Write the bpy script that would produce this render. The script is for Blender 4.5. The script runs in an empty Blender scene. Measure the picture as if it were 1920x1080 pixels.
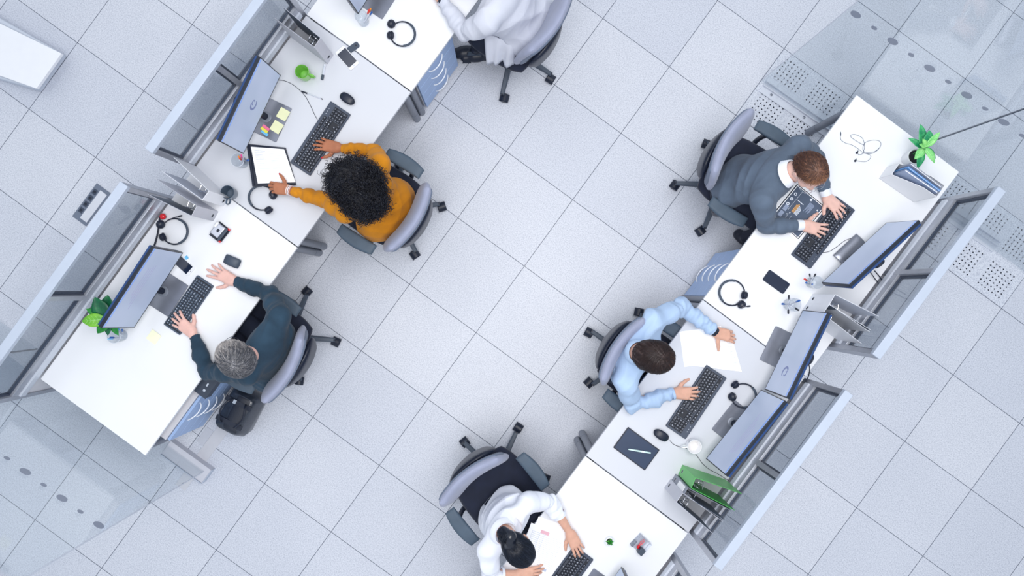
import bpy, bmesh, math, random
import numpy as np
from mathutils import Vector, Matrix, Quaternion, noise as mnoise

SC = bpy.context.scene
COL = SC.collection
PI = math.pi
R = math.radians

# ------------------------------------------------------------------ camera, world, lights, exposure
H = 5.325            # height of the camera over the floor
FPX = 1367.0         # focal length in pixels of a 1920 px wide frame
NX, NY = 950.0, 545.0   # the point straight below the camera in the photograph

cam_d = bpy.data.cameras.new('camera')
cam_d.sensor_width = 36.0
cam_d.lens = FPX / 1920.0 * 36.0
cam_d.shift_x = (960.0 - NX) / 1920.0
cam_d.shift_y = (NY - 540.0) / 1920.0
cam_d.clip_start = 0.05
cam = bpy.data.objects.new('camera', cam_d)
COL.objects.link(cam)
cam.location = (0, 0, H)
SC.camera = cam

world = bpy.data.worlds.new('world')
SC.world = world
world.use_nodes = True
_bg = world.node_tree.nodes['Background']
_bg.inputs[0].default_value = (0.83, 0.90, 1.0, 1)
_bg.inputs[1].default_value = 0.76

def area_light(name, loc, sx, sy, energy, col, rz=0.0):
    l = bpy.data.lights.new(name, 'AREA')
    l.shape = 'RECTANGLE'; l.size = sx; l.size_y = sy; l.energy = energy; l.color = col
    o = bpy.data.objects.new(name, l)
    COL.objects.link(o)
    o.location = loc
    o.rotation_euler = (0, 0, rz)
    return o
# rows of ceiling luminaires, above the camera
area_light('ceiling_lamp', (0.35, -0.1, 6.2), 4.2, 2.0, 255, (1.0, 0.975, 0.965), R(53.5))
area_light('ceiling_lamp', (-2.6, 1.9, 6.4), 5.0, 1.2, 38, (1.0, 0.985, 0.97), R(53.5))

SC.view_settings.view_transform = 'Standard'
SC.view_settings.look = 'None'
SC.view_settings.exposure = 0.0
SC.view_settings.gamma = 1.0
SC.view_settings.use_curve_mapping = False

# ------------------------------------------------------------------ helpers
def P(px, py, z=0.0):
    """the world point of height z that stands at a pixel of the photograph"""
    s = (H - z) / FPX
    return Vector(((px - NX) * s, -(py - NY) * s, z))

def ang(px0, py0, px1, py1):
    """world direction angle of a picture direction"""
    return math.atan2(-(py1 - py0), px1 - px0)

def lin(r, g, b):
    def f(c):
        c /= 255.0
        return c / 12.92 if c <= 0.04045 else ((c + 0.055) / 1.055) ** 2.4
    return (f(r), f(g), f(b))

MATS = {}
def mat(name, rgb, rough=0.5, metal=0.0, var=0.06, vscale=14.0, bump=0.0, bscale=120.0, spec=0.5,
        coat=0.0, sheen=0.0, emit=None, estr=0.0, stretch=None, sss=0.0, rgb2=None, mixlo=0.35, mixhi=0.65):
    if name in MATS: return MATS[name]
    m = bpy.data.materials.new(name); m.use_nodes = True
    nt = m.node_tree; N = nt.nodes; L = nt.links
    b = N['Principled BSDF']
    tc = N.new('ShaderNodeTexCoord')
    mp = N.new('ShaderNodeMapping')
    if stretch: mp.inputs['Scale'].default_value = stretch
    L.new(tc.outputs['Object'], mp.inputs['Vector'])
    nz = N.new('ShaderNodeTexNoise'); nz.inputs['Scale'].default_value = vscale; nz.inputs['Detail'].default_value = 3
    L.new(mp.outputs['Vector'], nz.inputs['Vector'])
    cr = N.new('ShaderNodeValToRGB')
    c = lin(*rgb)
    if rgb2 is None:
        a = [max(0, x * (1 - var)) for x in c]; d = [min(1, x * (1 + var)) for x in c]
    else:
        a = c; d = lin(*rgb2)
    cr.color_ramp.elements[0].color = (*a, 1); cr.color_ramp.elements[1].color = (*d, 1)
    cr.color_ramp.elements[0].position = mixlo; cr.color_ramp.elements[1].position = mixhi
    L.new(nz.outputs['Fac'], cr.inputs['Fac'])
    L.new(cr.outputs['Color'], b.inputs['Base Color'])
    b.inputs['Roughness'].default_value = rough
    b.inputs['Metallic'].default_value = metal
    b.inputs['Specular IOR Level'].default_value = spec
    b.inputs['Coat Weight'].default_value = coat
    b.inputs['Sheen Weight'].default_value = sheen
    if sss:
        b.inputs['Subsurface Weight'].default_value = sss
        b.inputs['Subsurface Radius'].default_value = (0.01, 0.004, 0.002)
    if emit:
        b.inputs['Emission Color'].default_value = (*lin(*emit), 1)
        b.inputs['Emission Strength'].default_value = estr
    if bump:
        n2 = N.new('ShaderNodeTexNoise'); n2.inputs['Scale'].default_value = bscale; n2.inputs['Detail'].default_value = 4
        L.new(mp.outputs['Vector'], n2.inputs['Vector'])
        bp = N.new('ShaderNodeBump'); bp.inputs['Strength'].default_value = bump; bp.inputs['Distance'].default_value = 0.002
        L.new(n2.outputs['Fac'], bp.inputs['Height']); L.new(bp.outputs['Normal'], b.inputs['Normal'])
    MATS[name] = m
    return m

def glass_mat(name, tint, refl_ior=1.5, rough=0.0, dirt=0.0):
    """a thin pane: light passes straight through, tinted, and the surface mirrors by Fresnel"""
    if name in MATS: return MATS[name]
    m = bpy.data.materials.new(name); m.use_nodes = True
    nt = m.node_tree; N = nt.nodes; L = nt.links
    for n in list(N): N.remove(n)
    out = N.new('ShaderNodeOutputMaterial')
    tr = N.new('ShaderNodeBsdfTransparent'); tr.inputs[0].default_value = (*tint, 1)
    gl = N.new('ShaderNodeBsdfGlossy'); gl.inputs['Roughness'].default_value = rough
    lw = N.new('ShaderNodeLayerWeight'); lw.inputs['Blend'].default_value = 0.5
    pw = N.new('ShaderNodeMath'); pw.operation = 'POWER'; pw.inputs[1].default_value = 5.0
    L.new(lw.outputs['Facing'], pw.inputs[0])
    f0 = ((refl_ior - 1) / (refl_ior + 1)) ** 2
    fr = N.new('ShaderNodeMath'); fr.operation = 'MULTIPLY_ADD'; fr.inputs[1].default_value = 1 - f0; fr.inputs[2].default_value = f0
    L.new(pw.outputs[0], fr.inputs[0])
    mx = N.new('ShaderNodeMixShader')
    L.new(fr.outputs[0], mx.inputs[0]); L.new(tr.outputs[0], mx.inputs[1]); L.new(gl.outputs[0], mx.inputs[2])
    last = mx
    if dirt:
        df = N.new('ShaderNodeBsdfDiffuse'); df.inputs[0].default_value = (0.55, 0.6, 0.66, 1)
        nz = N.new('ShaderNodeTexNoise'); nz.inputs['Scale'].default_value = 3
        mt = N.new('ShaderNodeMath'); mt.operation = 'MULTIPLY'; mt.inputs[1].default_value = dirt
        L.new(nz.outputs['Fac'], mt.inputs[0])
        m2 = N.new('ShaderNodeMixShader')
        L.new(mt.outputs[0], m2.inputs[0]); L.new(mx.outputs[0], m2.inputs[1]); L.new(df.outputs[0], m2.inputs[2])
        last = m2
    L.new(last.outputs[0], out.inputs[0])
    MATS[name] = m
    return m

class MB:
    """collects shapes, builds them as one mesh object"""
    def __init__(s): s.v = []; s.f = []; s.m = []; s.cur = 0
    def add(s, vs, fs, M=None):
        o = len(s.v)
        for p in vs:
            p = Vector(p)
            s.v.append(tuple(M @ p) if M is not None else tuple(p))
        for f in fs: s.f.append(tuple(i + o for i in f)); s.m.append(s.cur)
        return s
    def box(s, c, d, rz=0.0, M=None):
        x, y, z = d[0] / 2, d[1] / 2, d[2] / 2
        T = Matrix.Translation(c) @ Matrix.Rotation(rz, 4, 'Z')
        if M is not None: T = M @ T
        vs = [(-x, -y, -z), (x, -y, -z), (x, y, -z), (-x, y, -z), (-x, -y, z), (x, -y, z), (x, y, z), (-x, y, z)]
        return s.add(vs, [(3, 2, 1, 0), (4, 5, 6, 7), (0, 1, 5, 4), (1, 2, 6, 5), (2, 3, 7, 6), (3, 0, 4, 7)], T)
    def prism(s, poly, z0, z1, M=None):
        n = len(poly)
        a = sum(poly[i][0] * poly[(i + 1) % n][1] - poly[(i + 1) % n][0] * poly[i][1] for i in range(n))
        if a < 0: poly = poly[::-1]
        vs = [(p[0], p[1], z0) for p in poly] + [(p[0], p[1], z1) for p in poly]
        fs = [tuple(range(n - 1, -1, -1)), tuple(range(n, 2 * n))] + [(i, (i + 1) % n, n + (i + 1) % n, n + i) for i in range(n)]
        return s.add(vs, fs, M)
    def rr(s, w, d, r, z0, z1, M=None, n=5):
        return s.prism(rrect(w, d, r, n), z0, z1, M)
    def tube(s, pts, r, n=8, caps=True, M=None):
        pts = [Vector(p) for p in pts]
        k = len(pts); rs = r if isinstance(r, (list, tuple)) else [r] * k
        t0 = (pts[1] - pts[0]).normalized()
        up = Vector((0, 0, 1)) if abs(t0.z) < 0.9 else Vector((1, 0, 0))
        nrm = t0.cross(up).normalized()
        vs = []
        for i in range(k):
            t = ((pts[min(i + 1, k - 1)] - pts[max(i - 1, 0)])).normalized()
            nrm = (nrm - t * nrm.dot(t)).normalized()
            b = t.cross(nrm)
            for j in range(n):
                a = 2 * PI * j / n
                vs.append(pts[i] + (nrm * math.cos(a) + b * math.sin(a)) * rs[i])
        fs = [(i * n + j, i * n + (j + 1) % n, (i + 1) * n + (j + 1) % n, (i + 1) * n + j) for i in range(k - 1) for j in range(n)]
        if caps: fs += [tuple(range(n - 1, -1, -1)), tuple((k - 1) * n + j for j in range(n))]
        return s.add(vs, fs, M)
    def lathe(s, prof, n=24, M=None, closed=False):
        vs = []; k = len(prof)
        for r_, z_ in prof:
            for j in range(n):
                a = 2 * PI * j / n
                vs.append((r_ * math.cos(a), r_ * math.sin(a), z_))
        rows = k if closed else k - 1
        fs = [(i * n + j, i * n + (j + 1) % n, ((i + 1) % k) * n + (j + 1) % n, ((i + 1) % k) * n + j) for i in range(rows) for j in range(n)]
        if not closed:
            if prof[0][0] > 1e-5: fs.append(tuple(range(n - 1, -1, -1)))
            if prof[-1][0] > 1e-5: fs.append(tuple((k - 1) * n + j for j in range(n)))
        return s.add(vs, fs, M)
    def ball(s, c, r, M=None, nu=16, nv=10):
        if not isinstance(r, (list, tuple)): r = (r, r, r)
        prof = [(max(1e-6, math.sin(PI * i / nv)), -math.cos(PI * i / nv)) for i in range(nv + 1)]
        T = Matrix.Translation(c) @ Matrix.Diagonal((*r, 1))
        if M is not None: T = M @ T
        return s.lathe(prof, nu, T)
    def pillow(s, fn, th, ns=18, nt=14, e=6, M=None):
        """closed padded shell around the surface fn(s,t), s and t in -1..1"""
        P_ = [[None] * (nt + 1) for _ in range(ns + 1)]; V = {}
        vs = []
        def q(k, n): return math.sin(PI / 2 * (2 * k / n - 1))
        for side in (1, -1):
            for i in range(ns + 1):
                for j in range(nt + 1):
                    a, b = q(i, ns), q(j, nt)
                    p = Vector(fn(a, b)); d = 1e-3
                    tu = Vector(fn(a + d, b)) - Vector(fn(a - d, b)); tv = Vector(fn(a, b + d)) - Vector(fn(a, b - d))
                    nn = tu.cross(tv).normalized()
                    m_ = max(abs(a), abs(b))
                    if m_ > 0.9999:
                        if side == 1: V[(1, i, j)] = V[(-1, i, j)] = len(vs); vs.append(p)
                        continue
                    hgt = th / 2 * (1 - m_ ** e) ** 0.5
                    V[(side, i, j)] = len(vs); vs.append(p + nn * hgt * side)
        fs = []
        for i in range(ns):
            for j in range(nt):
                a = [V[(1, i, j)], V[(1, i + 1, j)], V[(1, i + 1, j + 1)], V[(1, i, j + 1)]]
                b = [V[(-1, i, j)], V[(-1, i, j + 1)], V[(-1, i + 1, j + 1)], V[(-1, i + 1, j)]]
                fs += [a, b]
        return s.add(vs, fs, M)
    def build(s, name, m, parent=None, bevel=0.0, sharp=35, loc=None, rz=0.0, seg=2):
        me = bpy.data.meshes.new(name)
        me.from_pydata(s.v, [], s.f)
        ms = m if isinstance(m, (list, tuple)) else [m]
        for x in ms: me.materials.append(x)
        if len(ms) > 1: me.polygons.foreach_set('material_index', s.m)
        me.polygons.foreach_set('use_smooth', [True] * len(me.polygons))
        me.validate(); me.update()
        try: me.set_sharp_from_angle(angle=R(sharp))
        except Exception: pass
        o = bpy.data.objects.new(name, me); COL.objects.link(o)
        if parent is not None: o.parent = parent
        if loc is not None: o.location = loc
        o.rotation_euler.z = rz
        if bevel:
            b = o.modifiers.new('bevel', 'BEVEL'); b.width = bevel; b.segments = seg; b.limit_method = 'ANGLE'; b.angle_limit = R(40)
            b.harden_normals = False
        return o

def rrect(w, d, r, n=5):
    pts = []
    for cx, cy, a0 in ((w / 2 - r, d / 2 - r, 0), (-w / 2 + r, d / 2 - r, 90), (-w / 2 + r, -d / 2 + r, 180), (w / 2 - r, -d / 2 + r, 270)):
        for i in range(n + 1):
            a = R(a0 + 90 * i / n)
            pts.append((cx + r * math.cos(a), cy + r * math.sin(a)))
    return pts

def tag(o, label, cat, group=None, kind=None):
    o['label'] = label; o['category'] = cat
    if group: o['group'] = group
    if kind: o['kind'] = kind
    return o

def thing(name, label, cat, loc=(0, 0, 0), rz=0.0, group=None):
    o = bpy.data.objects.new(name, None); COL.objects.link(o)
    o.empty_display_size = 0.05
    o.location = loc; o.rotation_euler = (0, 0, rz)
    return tag(o, label, cat, group)

def structure(o):
    o['kind'] = 'structure'; return o

def kids(o): return [c for c in bpy.data.objects if c.parent == o]
def copy_tree(o, parent=None):
    c = o.copy(); COL.objects.link(c); c.parent = parent
    for ch in kids(o): copy_tree(ch, c)
    return c

def smoothpts(pts, n=6):
    """Catmull-Rom through the points"""
    pts = [Vector(p) for p in pts]; out = []
    for i in range(len(pts) - 1):
        p0, p1, p2, p3 = pts[max(i - 1, 0)], pts[i], pts[i + 1], pts[min(i + 2, len(pts) - 1)]
        for k in range(n):
            t = k / n
            out.append(0.5 * ((2 * p1) + (p2 - p0) * t + (2 * p0 - 5 * p1 + 4 * p2 - p3) * t * t + (3 * p1 - p0 - 3 * p2 + p3) * t ** 3))
    out.append(pts[-1])
    return out

DZ = 0.74            # desk top height

# ------------------------------------------------------------------ materials
def tex_node(N, kind, **kw):
    n = N.new(kind)
    for k, v in kw.items(): n.inputs[k].default_value = v
    return n

TILE_A = R(-36.03)
TILE = 0.6
T0 = P(768, 533, 0)         # one corner of the tile grid

def floor_mat():
    m = bpy.data.materials.new('stone_floor'); m.use_nodes = True
    nt = m.node_tree; N = nt.nodes; L = nt.links; b = N['Principled BSDF']
    tc = N.new('ShaderNodeTexCoord')
    br = N.new('ShaderNodeTexBrick'); br.offset = 0.0; br.squash = 1.0
    br.inputs['Scale'].default_value = 1.0
    br.inputs['Brick Width'].default_value = TILE; br.inputs['Row Height'].default_value = TILE
    br.inputs['Mortar Size'].default_value = 0.0022; br.inputs['Mortar Smooth'].default_value = 0.15
    br.inputs['Color1'].default_value = (*lin(222, 225, 233), 1); br.inputs['Color2'].default_value = (*lin(214, 218, 228), 1)
    br.inputs['Mortar'].default_value = (*lin(95, 102, 118), 1)
    L.new(tc.outputs['Object'], br.inputs['Vector'])
    sp = tex_node(N, 'ShaderNodeTexNoise', Scale=120.0, Detail=6.0, Roughness=0.8)
    L.new(tc.outputs['Object'], sp.inputs['Vector'])
    cr = N.new('ShaderNodeValToRGB')
    cr.color_ramp.elements[0].position = 0.36; cr.color_ramp.elements[0].color = (0.60, 0.62, 0.66, 1)
    cr.color_ramp.elements[1].position = 0.56; cr.color_ramp.elements[1].color = (1, 1, 1, 1)
    L.new(sp.outputs['Fac'], cr.inputs['Fac'])
    vo = tex_node(N, 'ShaderNodeTexVoronoi', Scale=75.0)
    L.new(tc.outputs['Object'], vo.inputs['Vector'])
    c2 = N.new('ShaderNodeValToRGB')
    c2.color_ramp.elements[0].position = 0.05; c2.color_ramp.elements[0].color = (0.45, 0.47, 0.52, 1)
    c2.color_ramp.elements[1].position = 0.16; c2.color_ramp.elements[1].color = (1, 1, 1, 1)
    L.new(vo.outputs['Distance'], c2.inputs['Fac'])
    big = tex_node(N, 'ShaderNodeTexNoise', Scale=1.3, Detail=3.0)
    L.new(tc.outputs['Object'], big.inputs['Vector'])
    c3 = N.new('ShaderNodeValToRGB')
    c3.color_ramp.elements[0].position = 0.3; c3.color_ramp.elements[0].color = (0.94, 0.945, 0.955, 1)
    c3.color_ramp.elements[1].position = 0.7; c3.color_ramp.elements[1].color = (1, 1, 1, 1)
    L.new(big.outputs['Fac'], c3.inputs['Fac'])
    prev = br.outputs['Color']
    for src, fac in ((cr, 1.0), (c2, 0.7), (c3, 1.0)):
        mx = N.new('ShaderNodeMix'); mx.data_type = 'RGBA'; mx.blend_type = 'MULTIPLY'
        mx.inputs[0].default_value = fac
        L.new(prev, mx.inputs[6]); L.new(src.outputs['Color'], mx.inputs[7]); prev = mx.outputs[2]
    L.new(prev, b.inputs['Base Color'])
    b.inputs['Roughness'].default_value = 0.42
    b.inputs['Specular IOR Level'].default_value = 0.35
    bp = N.new('ShaderNodeBump'); bp.inputs['Strength'].default_value = 0.25; bp.inputs['Distance'].default_value = 0.002
    L.new(br.outputs['Fac'], bp.inputs['Height']); bp.invert = True
    L.new(bp.outputs['Normal'], b.inputs['Normal'])
    return m, cr

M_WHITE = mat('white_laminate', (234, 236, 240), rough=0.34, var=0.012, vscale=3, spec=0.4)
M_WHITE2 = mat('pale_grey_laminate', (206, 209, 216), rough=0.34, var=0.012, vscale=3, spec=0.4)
M_EDGE = mat('desk_edge_band', (205, 210, 220), rough=0.4, var=0.02)
M_ALU = mat('brushed_aluminium', (172, 176, 186), rough=0.38, metal=0.55, var=0.05, stretch=(1, 30, 1), vscale=20)
M_ALUL = mat('pale_aluminium', (205, 211, 222), rough=0.4, metal=0.2, var=0.03)
M_RAIL = mat('pale_coated_rail', (184, 194, 210), rough=0.45, var=0.015)
M_GREYM = mat('grey_steel', (128, 134, 146), rough=0.4, metal=0.5, var=0.05)
M_STEELD = mat('dark_steel', (66, 76, 94), rough=0.42, metal=0.3, var=0.06)
M_BLACKP = mat('black_plastic', (24, 32, 50), rough=0.42, var=0.10, bump=0.1, bscale=400)
M_SLATE = mat('slate_plastic', (62, 74, 90), rough=0.5, var=0.06, bump=0.15, bscale=500)
M_PAD = mat('armrest_slate_rubber', (72, 88, 104), rough=0.6, var=0.06, bump=0.2, bscale=300)
M_MAUVE = mat('mauve_grey_upholstery', (150, 156, 180), rough=0.8, var=0.05, bump=0.35, bscale=700, sheen=0.2)
M_SEAT = mat('black_upholstery', (22, 30, 52), rough=0.85, var=0.15, bump=0.4, bscale=600, sheen=0.15)
M_NAVYP = mat('navy_black_plastic', (22, 30, 50), rough=0.35, var=0.1)
M_BLUEP = mat('light_blue_enamel', (160, 186, 226), rough=0.42, var=0.02, spec=0.4)
M_BEIGE = mat('beige_white_enamel', (214, 214, 220), rough=0.45, var=0.015)
M_CHROME = mat('chrome', (215, 220, 230), rough=0.12, metal=1.0, var=0.02)
M_PAPER = mat('white_paper', (250, 251, 253), rough=0.7, var=0.008, vscale=6)
M_PAPERG = mat('printed_grey', (176, 186, 208), rough=0.7, var=0.02)
M_INK = mat('ink', (70, 80, 105), rough=0.7, var=0.05)
M_PINKINK = mat('pink_ink', (226, 178, 190), rough=0.7, var=0.03)
M_PANE = glass_mat('partition_glass', (0.75, 0.775, 0.80), 1.35)
M_WALLGLASS = glass_mat('glass_wall_pane', (0.955, 0.975, 0.985), 1.5)
M_TUMBLER = glass_mat('clear_tumbler', (0.93, 0.95, 0.97), 1.5)

# ------------------------------------------------------------------ the setting
fm, _ = floor_mat()
fl = MB()
fl.add([(-9, -9, 0), (9, -9, 0), (9, 9, 0), (-9, 9, 0), (-9, -9, -0.05), (9, -9, -0.05), (9, 9, -0.05), (-9, 9, -0.05)],
       [(0, 1, 2, 3), (7, 6, 5, 4), (0, 4, 5, 1), (1, 5, 6, 2), (2, 6, 7, 3), (3, 7, 4, 0)])
floor = structure(fl.build('floor', fm, loc=(T0.x, T0.y, 0), rz=TILE_A))
floor['label'] = 'pale speckled stone tile floor with thin dark joints'

def tile_pt(i, j, z=0.0):
    """tile grid: i runs to the lower right, j to the upper right"""
    a = Vector((math.cos(TILE_A), math.sin(TILE_A), 0)); b = Vector((-math.sin(TILE_A), math.cos(TILE_A), 0))
    p = T0 + a * (TILE * i) + b * (TILE * j)
    return Vector((p.x, p.y, z))

def vent_tile_mat():
    m = bpy.data.materials.new('perforated_tile_face'); m.use_nodes = True
    nt = m.node_tree; N = nt.nodes; L = nt.links; b = N['Principled BSDF']
    nz = tex_node(N, 'ShaderNodeTexNoise', Scale=150.0, Detail=5.0)
    tc = N.new('ShaderNodeTexCoord'); L.new(tc.outputs['Object'], nz.inputs['Vector'])
    cr = N.new('ShaderNodeValToRGB')
    cr.color_ramp.elements[0].position = 0.36; cr.color_ramp.elements[0].color = (*lin(180, 186, 200), 1)
    cr.color_ramp.elements[1].position = 0.56; cr.color_ramp.elements[1].color = (*lin(214, 219, 229), 1)
    L.new(nz.outputs['Fac'], cr.inputs['Fac']); L.new(cr.outputs['Color'], b.inputs['Base Color'])
    b.inputs['Roughness'].default_value = 0.45
    return m
M_VENT = vent_tile_mat()
M_HOLE = mat('vent_hole_dark', (28, 34, 48), rough=0.8, var=0.05)
def vent_tile(i, j, label):
    c = tile_pt(i + 0.5, j + 0.5, 0)
    t = thing('perforated_floor_tile', label, 'vent tile', c, TILE_A, 'perforated vent tiles along the glass wall')
    MB().box((0, 0, 0.001), (0.594, 0.594, 0.006)).build('tile_plate', M_VENT, t, bevel=0.001)
    h = MB()
    for qx in (-1, 1):
        for qy in (-1, 1):
            for a in range(7):
                for b in range(7):
                    x = qx * 0.142 + (a - 3) * 0.031
                    y = qy * 0.155 + (b - 3) * 0.031
                    if (a + b) % 2 == 0 or True:
                        h.lathe([(0.0055, 0), (0.0055, 0.0008)], 8, Matrix.Translation((x, y, 0.0040)))
    h.build('vent_holes', M_HOLE, t)
    return t
vent_tile(2, 4, 'perforated floor tile by the end post of the upper right desk')
vent_tile(4, 4, 'perforated floor tile seen behind the upper end of the right screen')
vent_tile(5, 4, 'perforated floor tile in the open by the right edge of the photo')

# glass walls: floor channel, panes, dots
def glass_wall(p0, p1, joints, label, dotphase, zdots, first_end):
    """p0..p1 on the floor; joints = distances along the wall where panes meet"""
    d = (p1 - p0); ln = d.length; a = math.atan2(d.y, d.x)
    t = thing('glass_wall', label, 'glass wall', p0, a)
    for k in range(len(joints) - 1):
        x0, x1 = joints[k] + 0.003, joints[k + 1] - 0.003
        pn = MB().box(((x0 + x1) / 2, 0, 1.5), (x1 - x0, 0.010, 2.9)).build('glass_pane', M_WALLGLASS, t)
    for k, x0 in enumerate(joints):
        MB().box((x0, 0, 1.5), (0.004 if k else 0.0015, 0.0115, 2.9)).build('edge_seal', M_STEELD if k else M_ALUL, t)
    k = 0; x = dotphase
    md = mat('grey_film_dot', (138, 146, 163), rough=0.5, var=0.02)
    while x < joints[-1]:
        if x > joints[0] + 0.02:
            r = 0.030 if k % 2 == 0 else 0.017
            M = Matrix.Translation((x, -0.0055, zdots)) @ Matrix.Rotation(PI / 2, 4, 'X')
            MB().lathe([(r, -0.0006), (r, 0.0006)], 24, M).build('film_dot', md, t)
        x += 0.1235; k += 1
    return t, a

gdir = Vector((math.cos(TILE_A), math.sin(TILE_A), 0))
gR = P(1424, 153.6, 0)
gw, ga = glass_wall(gR, gR + gdir * 4.3, [0, 1.004, 2.4, 3.8, 4.3], 'clear glass wall with a row of grey dots past the upper right desk', 0.050, 1.39, None)
gLend = P(389, 880, 0)
gl_, _ = glass_wall(gLend, gLend - gdir * 4.2, [0, 1.5, 3.0, 4.2], 'clear glass wall with a row of grey dots past the lower left desk', 0.045, 1.36, None)

# the floor channels of the glass walls
def channel(name, label, p0, p1, w, h, m):
    d = p1 - p0; a = math.atan2(d.y, d.x); ln = d.length
    t = thing(name, label, 'floor channel', p0, a)
    MB().box((ln / 2, 0, 0.008), (ln, w, 0.012)).build('base_plate', m, t, bevel=0.001)
    for s in (-1, 1):
        MB().box((ln / 2, s * 0.017 + 0.0, 0.004 + h / 2), (ln, 0.005, h)).build('side_wall', M_ALUL, t, bevel=0.001)
    k = 0.09
    while k < ln:
        for s in ((-1,) if w < 0.14 else (-1, 1)):
            MB().lathe([(0.010, 0.014), (0.010, 0.017), (0.006, 0.019)], 12, Matrix.Translation((k, s * (w / 2 - 0.028), 0))).build('bolt_head', M_GREYM, t)
        k += 0.29
    return t
channel('glass_wall_channel', 'silver floor channel with bolts crossing the perforated tile', P(1431, 158, 0), P(1869, 459, 0), 0.13, 0.035, M_ALUL)
tc_ = thing('glass_wall_end_block', 'pale grey floor box at the foot of the lower left glass wall', 'floor block', P(357, 862, 0), TILE_A)
MB().box((0, 0, 0.035), (0.36, 0.115, 0.07)).build('cover_box', mat('pale_grey_cover', (196, 198, 208), rough=0.5, var=0.015), tc_, bevel=0.002)
MB().box((0, -0.0605, 0.040), (0.362, 0.004, 0.078)).build('side_lip', M_RAIL, tc_, bevel=0.001)
MB().box((0.183, 0, 0.036), (0.004, 0.117, 0.074)).build('end_cap', M_RAIL, tc_, bevel=0.001)

# added thin plate standing in for a reflection on the floor, lower left
t = thing('floor_reflection_strip', 'flat grey strip imitating a floor reflection by the lower left pedestal', 'floor reflection', P(385, 850, 0), R(53.9))
MB().box((0, 0, 0.002), (0.62, 0.085, 0.004)).build('reflection_plate', mat('grey_floor_reflection', (196, 198, 206), rough=0.5, var=0.02), t, bevel=0.001)
MB().box((0.10, 0.075, 0.0015), (0.13, 0.06, 0.003)).build('reflection_patch', mat('reflection_patch_grey', (188, 192, 203), rough=0.5, var=0.02), t, bevel=0.001)
for k_ in (-0.27, 0.29): MB().lathe([(0.006, 0.004), (0.006, 0.006)], 10, Matrix.Translation((k_, 0, 0))).build('added_screw', M_STEELD, t)

# floor socket box
t = thing('floor_socket_box', 'grey framed floor socket box beside the lower left screen', 'socket box', P(172, 384, 0), R(53.3))
MB().box((0, 0, 0.003), (0.30, 0.125, 0.006)).build('frame', mat('socket_frame_grey', (110, 120, 138), rough=0.5, var=0.04), t, bevel=0.001)
MB().box((0, -0.022, 0.007), (0.25, 0.060, 0.006)).build('lid', mat('socket_lid', (215, 218, 226), rough=0.5, var=0.02), t, bevel=0.001)
for k_ in (-0.075, -0.02, 0.035, 0.09):
    MB().box((k_, 0.035, 0.0065), (0.040, 0.032, 0.004)).build('socket', M_STEELD, t, bevel=0.001)
    MB().lathe([(0.010, 0.0085), (0.010, 0.0095)], 12, Matrix.Translation((k_, 0.035, 0))).build('socket_face', M_BLACKP, t)

# the white unit in the upper left corner
zt_ = 0.16
c4 = [P(-90, 0, zt_), P(115, 100, zt_), P(68, 166, zt_), P(-90, 110, zt_)]
t = thing('low_white_platform', 'low white platform reaching in at the upper left corner of the photo', 'platform', Vector(((c4[1].x + c4[3].x) / 2, (c4[1].y + c4[3].y) / 2, 0)))
cc = t.location
MB().prism([((p - cc).x, (p - cc).y) for p in c4], 0.13, zt_).build('platform_top', mat('offwhite_top', (238, 240, 245), rough=0.4, var=0.01), t, bevel=0.002)
fr_pts = [P(-90, -18, 0.02), P(124, 104, 0.02), P(76, 172, 0.02), P(-90, 124, 0.02)]
lo = [Vector((p.x, p.y, 0)) - Vector((cc.x, cc.y, 0)) for p in fr_pts]
MB().prism([(p.x, p.y) for p in lo], 0.0, 0.125).build('platform_base', mat('pale_grey_base', (200, 207, 219), rough=0.5, var=0.01), t, bevel=0.012)

# ------------------------------------------------------------------ desk rows
ROW = {'L': R(53.85), 'R': R(53.1) + PI}
def F(row, x, y, z=0.0):
    a = ROW[row]
    return Vector((x * math.cos(a) - y * math.sin(a), x * math.sin(a) + y * math.cos(a), z))
def local(row, p):
    a = -ROW[row]
    return Vector((p.x * math.cos(a) - p.y * math.sin(a), p.x * math.sin(a) + p.y * math.cos(a), p.z))
FRONT = {'L': 1.224, 'R': 1.022}
BACK = {'L': 2.04, 'R': 1.828}

def desk(row, x0, x1, label, top, post=None):
    y0, y1 = FRONT[row], BACK[row]
    cx, cy = (x0 + x1) / 2, (y0 + y1) / 2
    t = thing('office_desk', label, 'desk', F(row, cx, cy), ROW[row], 'white desks in the two rows')
    w, d = x1 - x0 - 0.003, y1 - y0
    b = MB(); b.box((0, 0, DZ - 0.0125), (w, d, 0.025)); b.build('tabletop', top, t, bevel=0.0022)
    for sx in (-1, 1):
        for sy in (-1, 1):
            x, y = sx * (w / 2 - 0.026), sy * (d / 2 - 0.045)
            if post and (sx, sy) == post[:2]: x = sx * (w / 2 - post[2])
            M = Matrix.Translation((x, y, 0))
            lg = MB().lathe([(0.020, 0.0), (0.027, 0.004), (0.027, 0.17), (0.0255, 0.172), (0.0255, 0.176), (0.0262, 0.178), (0.0262, DZ - 0.045)], 20, M).build('leg', M_GREYM, t)
            MB().lathe([(0.040, DZ - 0.045), (0.040, DZ - 0.0255)], 16, M).build('leg_flange', M_STEELD, lg)
    for sy in (-1, 1):
        MB().box((0, sy * (d / 2 - 0.075), DZ - 0.048), (w - 0.10, 0.03, 0.04)).build('beam', M_GREYM, t, bevel=0.002)
    MB().box((0, d / 2 - 0.16, DZ - 0.085), (w * 0.7, 0.11, 0.05)).build('cable_tray', M_STEELD, t, bevel=0.003)
    return t
desk('L', 0.658, 2.26, 'white desk at the top edge of the photo, far end of the left row', M_WHITE)
desk('L', -0.554, 0.654, 'pale grey desk with the green mug, middle of the left row', M_WHITE2)
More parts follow.
